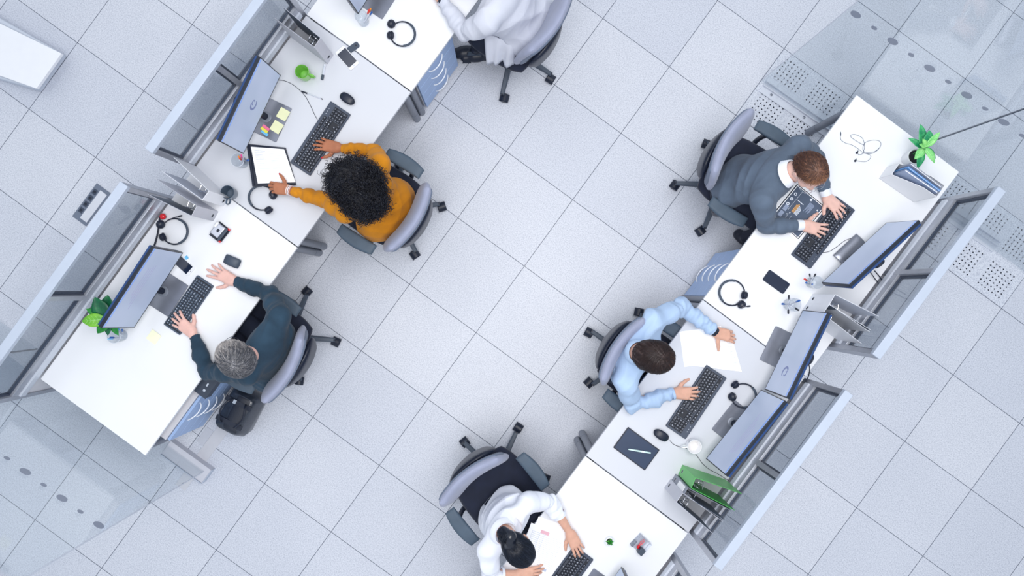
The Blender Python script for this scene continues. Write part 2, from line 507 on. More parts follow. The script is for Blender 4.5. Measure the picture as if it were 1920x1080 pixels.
desk('L', -2.180, -0.557, 'large white desk of the man in dark teal, lower left', M_WHITE)
desk('R', -2.308, -0.699, 'white desk with potted plant and earphones, upper right', M_WHITE, post=(-1, -1, 0.063))
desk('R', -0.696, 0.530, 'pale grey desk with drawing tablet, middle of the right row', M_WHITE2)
desk('R', 0.534, 2.10, 'white desk running out of the bottom edge of the photo', M_WHITE)

# ------------------------------------------------------------------ glazed desk screens
def screen(row, x0, x1, y0, label, mids=1, rot=0.0, pivot=0):
    zt = 1.25; th = 0.054
    y1 = y0 + th
    cx, cy = (x0 + x1) / 2, (y0 + y1) / 2
    t = thing('glazed_desk_screen', label, 'partition screen', F(row, cx, cy), ROW[row] + rot, 'glazed screens behind the desks')
    w = x1 - x0; ci = th / 2
    b = MB(); b.box((0, 0, zt - 0.017), (w, th, 0.034)); b.build('top_rail', M_RAIL, t, bevel=0.003)
    b = MB(); b.box((0, 0, 0.835), (w - 0.06, 0.046, 0.07)); b.build('bottom_rail', M_ALU, t, bevel=0.003)
    b = MB(); b.box((0, -0.028, 0.782), (w - 0.06, 0.014, 0.055)); b.build('rail_lip', M_ALUL, t, bevel=0.002)
    MB().box((0, 0, 0.425), (w - 0.06, 0.034, 0.71)).build('lower_panel', M_BEIGE, t, bevel=0.002)
    xs = [-w / 2 + 0.016] + [-w / 2 + w * k / (mids + 1) for k in range(1, mids + 1)] + [w / 2 - 0.016]
    for k, x in enumerate(xs):
        MB().box((x, 0, 0.63), (0.032, 0.050, 1.20)).build('post', M_ALU, t, bevel=0.002)
    for k in range(len(xs) - 1):
        a, c = xs[k] + 0.016, xs[k + 1] - 0.016
        g = MB().box(((a + c) / 2, 0.004, 1.043), (c - a, 0.008, 0.346)).build('glass_pane', M_PANE, t)
        gk = MB()
        gk.box(((a + c) / 2, 0.004, 0.875), (c - a, 0.020, 0.010)); gk.box(((a + c) / 2, 0.004, 1.211), (c - a, 0.020, 0.010))
        for x in (a + 0.006, c - 0.006): gk.box((x, 0.004, 1.043), (0.012, 0.020, 0.346))
        gk.build('gasket', M_STEELD, g)
    for s in (-1, 1):
        MB().box((s * (w / 2 - 0.05), 0.0, 0.02), (0.05, 0.28, 0.04)).build('foot', M_ALU, t, bevel=0.004)
    return t
screen('L', -0.550, 0.665, 2.053, 'grey glazed screen behind the desk with the green mug')
screen('L', -2.340, -0.780, 2.053, 'long grey glazed screen behind the lower left desk')
screen('R', -2.120, -0.945, 1.848, 'grey glazed screen behind the upper right desk')
screen('R', -0.695, 0.533, 1.848, 'grey glazed screen behind the green binder and two monitors')
screen('R', 0.700, 1.95, 1.848, 'glazed screen end showing at the bottom edge of the photo')

# ------------------------------------------------------------------ drawer pedestals
def pedestal(row, xc, y0, label, top=M_BEIGE, narcs=4, w=0.40, h=0.60):
    t = thing('drawer_pedestal', label, 'drawer pedestal', F(row, xc, y0 + 0.28), ROW[row], 'blue fronted pedestals under the desks')
    MB().box((0, 0.01, 0.04 + (h - 0.04) / 2), (w, 0.52, h - 0.04)).build('cabinet', M_BEIGE if top is M_BEIGE else M_SLATE, t, bevel=0.003)
    hh = (h - 0.07) / 4
    for k in range(4):
        z = 0.055 + hh * (k + 0.5)
        d = MB().box((0, -0.262, z), (w - 0.008, 0.018, hh - 0.004)).build('drawer', M_BLUEP, t, bevel=0.002)
        # curved chrome pull
        pts = [(0.075 * math.cos(R(a)), -0.272 - 0.018 * math.sin(R((a - 200) / 140 * 180)), z + 0.030 + 0.060 * math.sin(R(a))) for a in range(200, 341, 10)]
        MB().tube(pts, 0.0042, 6).build('handle', mat('pull_white_metal', (236, 240, 246), rough=0.45, metal=0.1, var=0.01), d)
    for sx in (-1, 1):
        for sy in (-1, 1):
            MB().lathe([(0.018, 0.0), (0.02, 0.02), (0.012, 0.042)], 12, Matrix.Translation((sx * (w / 2 - 0.05), sy * 0.2, 0))).build('caster', M_BLACKP, t)
    return t
pL1 = (local('L', P(785, 160, DZ)).x + local('L', P(853, 66, DZ)).x) / 2
pedestal('L', pL1 + 0.01, 1.235, 'blue fronted drawer pedestal under the desk at the top of the photo', h=0.69, w=0.385)
pa = local('L', P(317, 836, 0.6)); pb = local('L', P(383, 742, 0.6))
pedestal('L', pb.x - 0.205 + 0.055, min(pa.y, pb.y) + 0.012, 'blue fronted drawer pedestal next to the black handbag, lower left', w=0.46)
pa = local('R', P(1324, 551, 0.7)); pb = local('R', P(1390, 461, 0.7))
pedestal('R', (pa.x + pb.x) / 2, 1.035, 'blue fronted drawer pedestal in the shade under the upper right desk', h=0.69, w=0.385)

# black lockable box standing on the lower left pedestal
bx = local('L', P(398, 717, 0.63))
t = thing('lockable_cash_box', 'black lockable box on the lower left drawer pedestal', 'box', F('L', bx.x + 0.01, bx.y + 0.13, 0.602), ROW['L'])
MB().box((0, 0, 0.04), (0.20, 0.34, 0.08)).build('box_body', M_STEELD, t, bevel=0.004)
MB().box((0, 0, 0.083), (0.205, 0.345, 0.010)).build('lid', mat('dark_blue_grey_lid', (48, 58, 74), rough=0.45, var=0.05), t, bevel=0.002)
MB().lathe([(0.009, 0.088), (0.009, 0.092)], 14, Matrix.Translation((-0.06, -0.135, 0))).build('lock', M_CHROME, t)
MB().box((-0.02, -0.13, 0.0885), (0.022, 0.010, 0.002)).build('badge', M_CHROME, t)

# ------------------------------------------------------------------ office chairs
def chair(pc, base_rot, face, label, seat_shift=(0, 0), zb=(0.60, 1.07), lean=0.07, bw=0.252, arms=True, back_off=0.0, bz=0):
    """pc: world point of the star base; face: world angle the sitter faces"""
    t = thing('office_swivel_chair', label, 'office chair', (pc.x, pc.y, 0), face - PI / 2, 'grey backed swivel chairs')
    br = base_rot - (face - PI / 2)
    hub = MB().lathe([(0.0, 0.075), (0.045, 0.075), (0.050, 0.11), (0.036, 0.14), (0.028, 0.16), (0.028, 0.30), (0.018, 0.302), (0.018, 0.42), (0.0, 0.42)], 20).build('gas_lift', M_BLACKP, t)
    for k in range(5):
        a = br + 2 * PI * k / 5
        M = Matrix.Rotation(a, 4, 'Z')
        lm = MB()
        n = 7; prof = []
        for i in range(n + 1):
            u = i / n; x = 0.035 + u * 0.295
            wd = 0.026 * (1 - 0.38 * u); zt = 0.135 - 0.045 * u ** 1.5; zb_ = 0.085 - 0.010 * u
            prof.append((x, wd, zb_, zt))
        vs = []; fs = []
        for x, wd, z0, z1 in prof:
            vs += [(x, -wd, z0), (x, wd, z0), (x, wd * 0.72, z1), (x, -wd * 0.72, z1)]
        for i in range(n):
            for j in range(4):
                fs.append((i * 4 + j, i * 4 + (j + 1) % 4, (i + 1) * 4 + (j + 1) % 4, (i + 1) * 4 + j))
        fs += [(0, 1, 2, 3)[::-1], tuple(n * 4 + j for j in range(4))]
        lm.add(vs, fs, M)
        leg = lm.build('leg', M_SLATE, t, bevel=0.003)
        cm = MB(); cr_ = a * 1.7 + k
        C = M @ Matrix.Translation((0.335, 0, 0)) @ Matrix.Rotation(cr_, 4, 'Z')
        for s in (-1, 1):
            W = C @ Matrix.Translation((0.018, s * 0.015, 0.030)) @ Matrix.Rotation(PI / 2, 4, 'X')
            cm.lathe([(0.006, -0.010), (0.028, -0.010), (0.030, -0.006), (0.030, 0.006), (0.028, 0.010), (0.006, 0.010)], 20, W)
        # hood over the two wheels
        hp = [(0.018 + 0.035 * math.cos(R(q)), 0.030 + 0.035 * math.sin(R(q))) for q in range(10, 175, 15)]
        vs = []; fs = []
        for (x, z) in hp:
            for (y, dz) in ((-0.030, -0.006), (-0.024, 0.0), (0.024, 0.0), (0.030, -0.006)): vs.append((x, y, z + dz))
        for i in range(len(hp) - 1):
            for j in range(3): fs.append((i * 4 + j, i * 4 + j + 1, (i + 1) * 4 + j + 1, (i + 1) * 4 + j))
        cm.add(vs, fs, C)
        cm.lathe([(0.009, 0.055), (0.009, 0.092)], 10, M @ Matrix.Translation((0.322, 0, 0)))
        cm.build('caster', M_BLACKP, leg)
    sx_, sy_ = seat_shift
    # under-seat mechanism
    MB().box((sx_, sy_ - 0.03, 0.425), (0.16, 0.24, 0.045)).build('tilt_mechanism', M_BLACKP, t, bevel=0.01)
    def seat(a, b):
        x = a * 0.245 * (1 - 0.10 * max(0, -b) ** 2) * (1 - 0.10 * abs(b) ** 4); y = b * 0.235 * (1 - 0.08 * a ** 4)
        return (sx_ + x, sy_ + 0.015 + y, 0.477 + 0.012 * abs(a) ** 3 - 0.018 * max(0, b) ** 3)
    MB().pillow(seat, 0.075, 20, 18, 8).build('seat', M_SEAT, t)
    z0, z1 = zb
    def bk(a, b):
        u = max(0.0, (b + 1) / 2)
        w = bw * (1 - 0.16 * abs(b) ** 4) * (0.90 + 0.10 * u)
        z = z0 + (z1 - z0) * u - 0.02 * a * a
        y = -0.205 - lean * u ** 1.2 + 0.052 * a * a + 0.012 * (1 - (2 * u - 0.7) ** 2)
        return (sx_ + a * w, sy_ + back_off + y, z)
    bk_o = MB().pillow(bk, 0.066, 24, 16, 6).build('backrest', M_MAUVE, t)
    def rc_(a, b):
        p = Vector(bk(a * 0.93, b * 0.90 - 0.06)); p.y -= 0.024
        return p
    MB().pillow(rc_, 0.040, 20, 14, 8).build('rear_cover', mat('slate_rear_cover', (106, 118, 140), rough=0.55, var=0.04), t)
    # dark shell that carries the back
    def shl_(a, b):
        aa = a * math.sqrt(max(0, 1 - b * b / 2)); bb_ = b * math.sqrt(max(0, 1 - a * a / 2))
        x = 0.185 * aa
        return (sx_ + x, sy_ + back_off - 0.262 - lean * 0.25 + 0.045 * aa * aa, 0.66 + 0.12 * bb_)
    MB().pillow(shl_, 0.045, 18, 14, 5).build('back_shell', M_NAVYP, t)
    pts = smoothpts([(sx_, sy_ - 0.10, 0.43), (sx_, sy_ - 0.22, 0.425), (sx_, sy_ + back_off - 0.262, 0.48), (sx_, sy_ + back_off - 0.272, 0.56)])
    MB().tube(pts, 0.026, 12).build('back_bracket', M_NAVYP, t)
    if arms:
        for s in (-1, 1):
            def ap(a, b, s=s):
                return (sx_ + s * 0.295 + a * 0.045 * (1 - 0.25 * b * b) - s * 0.012 * b * b, sy_ + 0.02 + b * 0.135, 0.675 - 0.008 * b)
            pad = MB().pillow(ap, 0.036, 12, 14, 6).build('armrest', M_PAD, t)
            ps = smoothpts([(sx_ + s * 0.10, sy_ - 0.02, 0.425), (sx_ + s * 0.24, sy_ - 0.02, 0.43), (sx_ + s * 0.295, sy_ - 0.01, 0.50), (sx_ + s * 0.297, sy_ + 0.01, 0.655)])
            MB().tube(ps, 0.017, 10).build('armrest_support', M_BLACKP, pad)
    return t

def casters_center(*pp):
    return pp
chairs = {}
def star(c, cast):
    """base angle from the hub and one caster"""
    return math.atan2(cast.y - c.y, cast.x - c.x)
cc_ = Vector((-1.563, -0.328, 0)); chairs['L3'] = chair(cc_, star(cc_, P(637, 637, 0.03)), R(150), 'swivel chair of the man in dark teal sweater, lower left', seat_shift=(0, 0.0), lean=0.10, back_off=-0.02)
cc_ = Vector((-0.806, 0.569, 0)); chairs['L2'] = chair(cc_, star(cc_, P(830, 383, 0.03)), R(148), 'swivel chair of the woman in mustard sweater', seat_shift=(0, -0.02), lean=0.09)
cc_ = Vector((0.044, 1.727, 0)); chairs['L1'] = chair(cc_, star(cc_, P(940, 187, 0.03)), R(146), 'swivel chair at the top edge of the photo', lean=0.09, arms=False)
cc_ = Vector((1.540, 0.756, 0)); chairs['R1'] = chair(cc_, star(cc_, P(1257, 345, 0.03)), R(-31), 'swivel chair of the man in grey sweater, upper right', lean=0.08)
cc_ = Vector((0.879, -0.480, 0)); chairs['R2'] = chair(cc_, star(cc_, P(1103, 617, 0.03)), R(-34), 'swivel chair of the man in light blue shirt', lean=0.07)
cc_ = Vector((-0.070, -1.313, 0)); chairs['R3'] = chair(cc_, star(cc_, P(970, 803, 0.03)), R(-52), 'swivel chair of the woman in white shirt, bottom', lean=0.08)

# ================================================================== things on the desks
# ------------------------------------------------------------------ monitors
def display_mat():
    m = bpy.data.materials.new('lit_display'); m.use_nodes = True
    nt = m.node_tree; N = nt.nodes; L = nt.links; b = N['Principled BSDF']
    tc = N.new('ShaderNodeTexCoord')
    nz = tex_node(N, 'ShaderNodeTexNoise', Scale=2.2, Detail=2.0)
    L.new(tc.outputs['Object'], nz.inputs['Vector'])
    cr = N.new('ShaderNodeValToRGB')
    cr.color_ramp.elements[0].position = 0.35; cr.color_ramp.elements[0].color = (*lin(148, 164, 192), 1)
    cr.color_ramp.elements[1].position = 0.65; cr.color_ramp.elements[1].color = (*lin(166, 178, 206), 1)
    L.new(nz.outputs['Fac'], cr.inputs['Fac'])
    L.new(cr.outputs['Color'], b.inputs['Emission Color'])
    b.inputs['Emission Strength'].default_value = 0.98
    b.inputs['Base Color'].default_value = (0.03, 0.035, 0.045, 1)
    b.inputs['Roughness'].default_value = 0.32
    return m
M_DISP = display_mat()
M_DISPD = mat('display_dark_mark', (50, 60, 100), rough=0.3, emit=(96, 108, 150), estr=0.8)
M_DISPR = mat('display_reflection_line', (110, 104, 130), rough=0.3, emit=(134, 138, 172), estr=0.85)
M_DISPB = mat('blue_reflection_glow', (110, 140, 200), rough=0.3, emit=(96, 132, 200), estr=0.55)
M_MBACK = mat('monitor_back_navy', (34, 66, 118), rough=0.3, var=0.08)  # blue of the top edge reflection put into the housing colour
M_BEZEL = mat('monitor_bezel', (28, 36, 50), rough=0.35, var=0.05)
M_STAND = mat('monitor_stand_grey', (134, 138, 150), rough=0.32, metal=0.6, var=0.05)

def arc_strip(mb, cx, cz, r, a0, a1, w, y, n=12):
    vs = []; fs = []
    for i in range(n + 1):
        a = R(a0 + (a1 - a0) * i / n)
        ww = w * math.sin(PI * (0.15 + 0.7 * i / n))
        for rr_ in (r - ww / 2, r + ww / 2): vs.append((cx + rr_ * math.cos(a), y, cz + rr_ * math.sin(a)))
    for i in range(n): fs.append((2 * i, 2 * i + 1, 2 * i + 3, 2 * i + 2))
    mb.add(vs, fs)

def monitor(b0, b1, label, t0=None, t1=None, base_px=None, logo=None, lines=False, zb=0.875, h=0.325, stand='plate', basew=0.235, based=0.165):
    """b0, b1: picture points of the lower edge, from the sitter's left to right; t0, t1: the upper edge"""
    A, B = P(*b0, zb), P(*b1, zb)
    w = (B - A).length
    a = math.atan2(B.y - A.y, B.x - A.x)
    c = (A + B) / 2
    # tilt from the upper edge
    tilt = 0.0
    if t0:
        C = (P(*t0, zb + h) + P(*t1, zb + h)) / 2
        nrm = Vector((-math.sin(a), math.cos(a), 0))
        tilt = max(-0.12, min(0.22, math.atan2((C - c).dot(nrm), h)))
    base = P(*base_px, DZ) if base_px else c + Vector((-math.sin(a), math.cos(a), 0)) * 0.01
    t = thing('computer_monitor', label, 'monitor', (base.x, base.y, DZ), a, 'desktop monitors')
    off = Matrix.Rotation(-a, 3, 'Z') @ (c - Vector((base.x, base.y, c.z)))
    TM = Matrix.Translation((off.x, off.y, zb - DZ)) @ Matrix.Rotation(-tilt, 4, 'X')
    # housing: front frame, deeper back
    hs = MB(); hs.cur = 0
    hs.box((0, 0.010, h / 2), (w, 0.020, h), M=TM)
    hs.cur = 1
    def backf(u, v): return TM @ Vector((u * w * 0.47, 0.022, h / 2 + v * h * 0.45))
    hs.cur = 1
    hs.box((0, 0.026, h / 2), (w * 0.985, 0.016, h * 0.975), M=TM)
    hs.box((0, 0.042, h * 0.48), (w * 0.5, 0.03, h * 0.55), M=TM)
    ho = hs.build('housing', [M_BEZEL, M_MBACK], t, bevel=0.002)
    bz = 0.0065
    dp = MB().box((0, -0.0008, h / 2 + 0.004), (w - 2 * bz, 0.0016, h - 2 * bz - 0.006), M=TM).build('display', M_DISP, t)
    MB().box((0, -0.0018, h / 2 + h * 0.462), (w - 2 * bz - 0.002, 0.0008, 0.012), M=TM).build('blue_reflection_band', M_DISPB, dp)  # glowing strip that imitates blue reflected along the top edge
    if logo:
        lg = MB()
        o2 = len(lg.v)
        arc_strip(lg, logo, h * 0.50, 0.030, 95, 330, 0.016, -0.0020)
        arc_strip(lg, logo + 0.008, h * 0.53, 0.014, -60, 200, 0.010, -0.0021)
        lg.v = [tuple(TM @ Vector(v)) for v in lg.v]
        lg.build('screen_emblem', M_DISPD, dp)
    if lines:
        ln = MB()
        for k in range(4):
            ln.box((w * (0.02 + 0.02 * k), -0.0020, h * (0.60 + 0.055 * k)), (w * (0.55 - 0.07 * k), 0.0008, 0.0022), M=TM)
        ln.build('screen_reflection_lines', M_DISPR, dp)  # reflection stripes drawn onto the screen as glowing lines
    # stand
    by = 0.0
    if stand == 'plate':
        bs = MB(); bs.rr(basew, based, 0.008, 0, 0.007, Matrix.Translation((0, by - 0.02, 0)))
        bo = bs.build('stand_base', M_STAND, t, bevel=0.0015)
        MB().lathe([(0.034, 0.007), (0.034, 0.009), (0.030, 0.010)], 24, Matrix.Translation((0, by + 0.01, 0))).build('pivot_ring', M_GREYM, bo)
    else:
        bs = MB()
        def cyl_(u, v): return (u * basew / 2, by - 0.02 + v * based / 2, 0.012 + 0.014 * (1 - v * v))
        bs.pillow(cyl_, 0.018, 12, 12, 10)
        bs.build('stand_base', M_STAND, t)
    pts = smoothpts([(0, by + 0.015, 0.006), (0, by + 0.045, 0.09), (off.x, off.y + 0.085, 0.20), (off.x, off.y + 0.088 - 0.0, 0.30)])
    nk = MB()
    nk.tube(pts, 0.021, 14)
    nk.build('stand_neck', M_BLACKP, t)
    Mh = Matrix.Translation((off.x, off.y + 0.055, 0.30)) @ Matrix.Rotation(-PI / 2, 4, 'X')
    MB().lathe([(0.030, 0), (0.036, 0.004), (0.036, 0.050), (0.030, 0.056)], 24, Mh).build('tilt_joint', M_BLACKP, t)
    # cable clip ring on the neck
    rp = [(off.x + 0.028 * math.cos(R(q)), off.y + 0.112 + 0.018 * math.sin(R(q)), 0.17) for q in range(0, 361, 24)]
    MB().tube(rp, 0.004, 6, caps=False).build('cable_clip', M_ALUL, t)
    return t
monitor((457, 289), (527, 141), 'monitor with swirl mark in front of the woman in mustard, over yellow sticky notes', (408, 262), (495, 108), logo=0.02, base_px=(502, 221), based=0.19)
monitor((252, 615), (344, 474), 'monitor beside the glossy dark green plant, lower left desk', (189, 615), (289, 465), lines=True, base_px=(309, 548), based=0.17)
monitor((672, 27), (737, -76), 'monitor whose lower corner shows at the top edge of the photo', (640, -25), (708, -130), based=0.17)
monitor((1662, 417), (1540, 530), 'wide monitor in front of the man in grey sweater', (1721, 414), (1590, 536), base_px=(1597, 475), stand='round', basew=0.20, based=0.11)
monitor((1505, 581), (1433, 730), 'monitor with swirl mark, upper of the pair at the blue shirt desk', (1551, 588), (1472, 751), logo=0.13, base_px=(1467, 656), based=0.17)
monitor((1427, 730), (1323, 860), 'monitor with faint thin lines, lower of the pair at the blue shirt desk', (1472, 751), (1359, 892), lines=True, base_px=(1372, 790), stand='plate', based=0.10)
monitor((1165, 1062), (1075, 1190), 'monitor whose corner shows at the bottom edge of the photo', based=0.16)

# ------------------------------------------------------------------ keyboards
def glyph_bank():
    bank = {}
    for ch in 'QWERTYUIOPASDFGHJKLZXCVBNM1234567890-=+/*.,;':
        cu = bpy.data.curves.new('g', 'FONT'); cu.body = ch; cu.size = 0.0085; cu.align_x = 'CENTER'; cu.resolution_u = 1
        o = bpy.data.objects.new('g', cu); COL.objects.link(o)
        bank[ch] = o
    bpy.context.view_layer.update()
    dg = bpy.context.evaluated_depsgraph_get(); out = {}
    for ch, o in bank.items():
        me = bpy.data.meshes.new_from_object(o.evaluated_get(dg))
        out[ch] = ([tuple(v.co) for v in me.vertices], [tuple(p.vertices) for p in me.polygons])
        bpy.data.meshes.remove(me)
    for o in bank.values():
        cu = o.data; bpy.data.objects.remove(o); bpy.data.curves.remove(cu)
    return out
GL = glyph_bank()
M_KCASE = mat('keyboard_case', (58, 68, 86), rough=0.45, var=0.05, bump=0.1, bscale=500)
M_KEY = mat('keycap_dark', (34, 42, 58), rough=0.5, var=0.08)
M_KTRAY = mat('keyboard_well', (22, 27, 38), rough=0.6, var=0.05)
M_LEG = mat('key_legend_white', (225, 232, 245), rough=0.6, var=0.01)
M_KEY2 = mat('keycap_slate', (66, 80, 98), rough=0.5, var=0.08)

KEYMESH = {}
def key_mesh(w, d, h, m, tag_):
    k = (round(w, 4), round(d, 4), tag_)
    if k in KEYMESH: return KEYMESH[k]
    x, y = w / 2 - 0.0012, d / 2 - 0.0012
    ix, iy = x - 0.0018, y - 0.0018
    vs = [(-x, -y, 0), (x, -y, 0), (x, y, 0), (-x, y, 0), (-ix, -iy, h * 0.85), (ix, -iy, h * 0.85), (ix, iy, h), (-ix, iy, h),]
    me = bpy.data.meshes.new('key')
    me.from_pydata(vs, [], [(4, 5, 6, 7), (0, 1, 5, 4), (1, 2, 6, 5), (2, 3, 7, 6), (3, 0, 4, 7)])
    me.materials.append(m); KEYMESH[k] = me
    return me

def layout_full():
    U = 0.019; ks = []
    def row(y, items, x0=0.0):
        x = x0
        for it in items:
            if isinstance(it, (int, float)): x += it; continue
            ch, w = it if isinstance(it, tuple) else (it, 1)
            ks.append((x + w / 2, y, w, 1, ch)); x += w
    row(5.35, [' ', 1, ' ', ' ', ' ', ' ', .5, ' ', ' ', ' ', ' ', .5, ' ', ' ', ' ', ' ', .3, ' ', ' ', ' '])
    row(4, list('1234567890-=')[:0] + [' '] + list('1234567890-=') + [(' ', 2), .3, ' ', ' ', ' ', .3, ' ', '/', '*', '-'])
    row(3, [(' ', 1.5)] + list('QWERTYUIOP') + [' ', ' ', (' ', 1.5), .3, ' ', ' ', ' ', .3, '7', '8', '9'])
    row(2, [(' ', 1.75)] + list('ASDFGHJKL;') + [' ', (' ', 2.25), 3.6, '4', '5', '6'])
    row(1, [(' ', 2.25)] + list('ZXCVBNM,./') + [(' ', 2.75), 1.3, ' ', 1.3, '1', '2', '3'])
    row(0, [(' ', 1.25), (' ', 1.25), (' ', 1.25), (' ', 6.25), (' ', 1.25), (' ', 1.25), (' ', 1.25), (' ', 1.25), .3, ' ', ' ', ' ', .3, ('0', 2), '.'])
    ks.append((21.9 + 0.2 - .0, 2.5, 1, 2, '+')); ks.append((22.1, 0.5, 1, 2, ' '))
    return [(x - 11.3, y - 2.67, w, h_, c) for x, y, w, h_, c in ks], U, 0.462, 0.150
def layout_compact():
    U = 0.0178; ks = []
    def row(y, items):
        x = 0.0
        for it in items:
            if isinstance(it, (int, float)): x += it; continue
            ch, w = it if isinstance(it, tuple) else (it, 1)
            ks.append((x + w / 2, y, w, 1, ch)); x += w
    row(5, [' '] * 15 + [.2] + [' '] * 4)
    row(4, [' '] + list('1234567890-=') + [(' ', 2), .2, ' ', '/', '*', '-'])
    row(3, [(' ', 1.5)] + list('QWERTYUIOP') + [' ', ' ', (' ', 1.5), .2, '7', '8', '9', '+'])
    row(2, [(' ', 1.75)] + list('ASDFGHJKL;') + [' ', (' ', 2.25), .2, '4', '5', '6', ' '])
    row(1, [(' ', 2.25)] + list('ZXCVBNM,.') + [(' ', 2.75), ' ', .2, '1', '2', '3', ' '])
    row(0, [(' ', 1.25), (' ', 1.25), (' ', 1.25), (' ', 6.25), (' ', 1.25), (' ', 1.25), ' ', ' ', .7, '0', '.', ' ', ' '])
    return [(x - 9.6, y - 2.5, w, h_, c) for x, y, w, h_, c in ks], U, 0.375, 0.122

def keyboard(kind, loc, rz, label):
    ks, U, W, D = layout_full() if kind == 'full' else layout_compact()
    t = thing('computer_keyboard', label, 'keyboard', loc, rz, 'full size black keyboards' if kind == 'full' else None)
    cb = MB()
    M = Matrix.Rotation(R(2.5), 4, 'X')
    cb.rr(W, D, 0.006, 0.001, 0.016, M)
    case = cb.build('case', M_KCASE if kind == 'full' else M_KEY2, t, bevel=0.0025)
    wl = MB()
    if kind == 'full':
        for x0, x1, y0, y1 in ((-11.35, 3.75, -3.2, 1.85), (3.95, 7.05, -3.2, 1.85), (7.25, 11.4, -3.2, 1.85), (-11.35, 7.05, 2.15, 3.22)):
            wl.box(((x0 + x1) / 2 * U, (y0 + y1) / 2 * U - 0.0045, 0.0160), ((x1 - x0) * U, (y1 - y0) * U, 0.0010), M=M)
    else:
        wl.box((0, 0, 0.0160), (W - 0.02, D - 0.012, 0.001), M=M)
    wl.build('key_well', M_KTRAY, case)
    lg = MB()
    for n, (x, y, w, h_, ch) in enumerate(ks):
        dy = -0.0045 if kind == 'full' else 0.0
        me = key_mesh(w * U, h_ * U, 0.0075 if kind == 'full' else 0.004, M_KEY if kind == 'full' else M_KEY2, kind)
        o = bpy.data.objects.new('key', me); COL.objects.link(o); o.parent = t
        o.matrix_local = M @ Matrix.Translation((x * U, y * U + dy, 0.0160))
        hh = 0.0161 + (0.0075 if kind == 'full' else 0.004)
        if ch != ' ' and ch in GL:
            gv, gf = GL[ch]
            lg.add(gv, gf, M @ Matrix.Translation((x * U - 0.001, y * U + dy - 0.002, hh)))
        else:
            lg.box((x * U - 0.002, y * U + dy + 0.001, hh), (0.0055, 0.0022, 0.0002), M=M)
    lg.build('key_legends', M_LEG, t)
    if kind == 'full':
        for k in range(3):
            MB().box((0.150 + 0.018 * k, 0.056, 0.0163), (0.005, 0.002, 0.0006), M=M).build('status_light', M_LEG, case)
    return t

def quad_place(pts, z):
    c = sum((P(*p, z) for p in pts), Vector()) / len(pts)
    return c
zk = DZ + 0.001
def kb(kind, pxs, row_a, label):
    c = quad_place(pxs, DZ + 0.012); c.z = DZ
    return keyboard(kind, c, row_a, label)
kb('full', [(620, 190.7), (657, 215), (581.7, 330), (544, 303)], ang(563, 317, 638.5, 203), 'black keyboard under the hand of the woman in mustard')
kb('compact', [(372.7, 515), (400.4, 532.4), (335, 629), (306, 612)], ang(320, 620, 386, 524), 'compact slate keyboard of the man in dark teal')
kb('full', [(1603, 394), (1520.7, 503.7), (1483.9, 477), (1566, 368)], ang(1585, 381, 1502, 490), 'black keyboard under both hands of the man in grey sweater')
kb('full', [(1323, 692), (1363.6, 705.8), (1286.6, 822), (1248, 795.5)], ang(1343, 696, 1267, 809), 'black keyboard of the man in light blue shirt')
_c = P(1095, 1036, DZ + 0.012) + Vector((math.cos(ang(1098, 1033, 1055, 1092)), math.sin(ang(1098, 1033, 1055, 1092)), 0)) * 0.231
keyboard('full', Vector((_c.x, _c.y, DZ)), ang(1098, 1033, 1055, 1092), 'black keyboard running out of the bottom edge of the photo')

# ------------------------------------------------------------------ mice
def mouse(px, py, a, label, round_=True):
    c = P(px, py, DZ + 0.02)
    t = thing('computer_mouse', label, 'mouse', (c.x, c.y, DZ), a, 'computer mice')
    def fn(u, v):
        uu = u * math.sqrt(max(0, 1 - v * v / 2)); vv = v * math.sqrt(max(0, 1 - u * u / 2)) if round_ else v * (1 - 0.06 * u ** 4)
        if not round_: uu = u * (1 - 0.10 * v ** 4)
        return (vv * 0.052, uu * (0.031 - (0.003 * (1 - v * v) if round_ else 0)) , 0.012 + 0.018 * (1 - vv * vv) * (1 - 0.3 * uu * uu))
    MB().pillow(fn, 0.022, 14, 16, 5).build('shell', M_BLACKP if round_ else M_SLATE, t)
    MB().tube([(0.020, 0, 0.034), (0.034, 0, 0.029)], 0.0045, 10).build('scroll_wheel', M_SLATE, t)
    MB().tube([(0.008, 0.0, 0.042), (0.046, 0, 0.022)], 0.0006, 5).build('button_seam', M_KTRAY, t)
    MB().rr(0.080, 0.036, 0.017, 0, 0.004).build('glide_base', M_BLACKP, t)
    return t
mouse(651, 185, ang(660, 190, 640, 176), 'black wireless mouse near the front of the pale desk with green mug')
mouse(435, 490, ang(449, 495, 424, 484), 'slate mouse beside the right hand of the man in dark teal', False)
mouse(1240, 816, ang(1229, 808, 1253, 823), 'black corded mouse next to the drawing tablet')

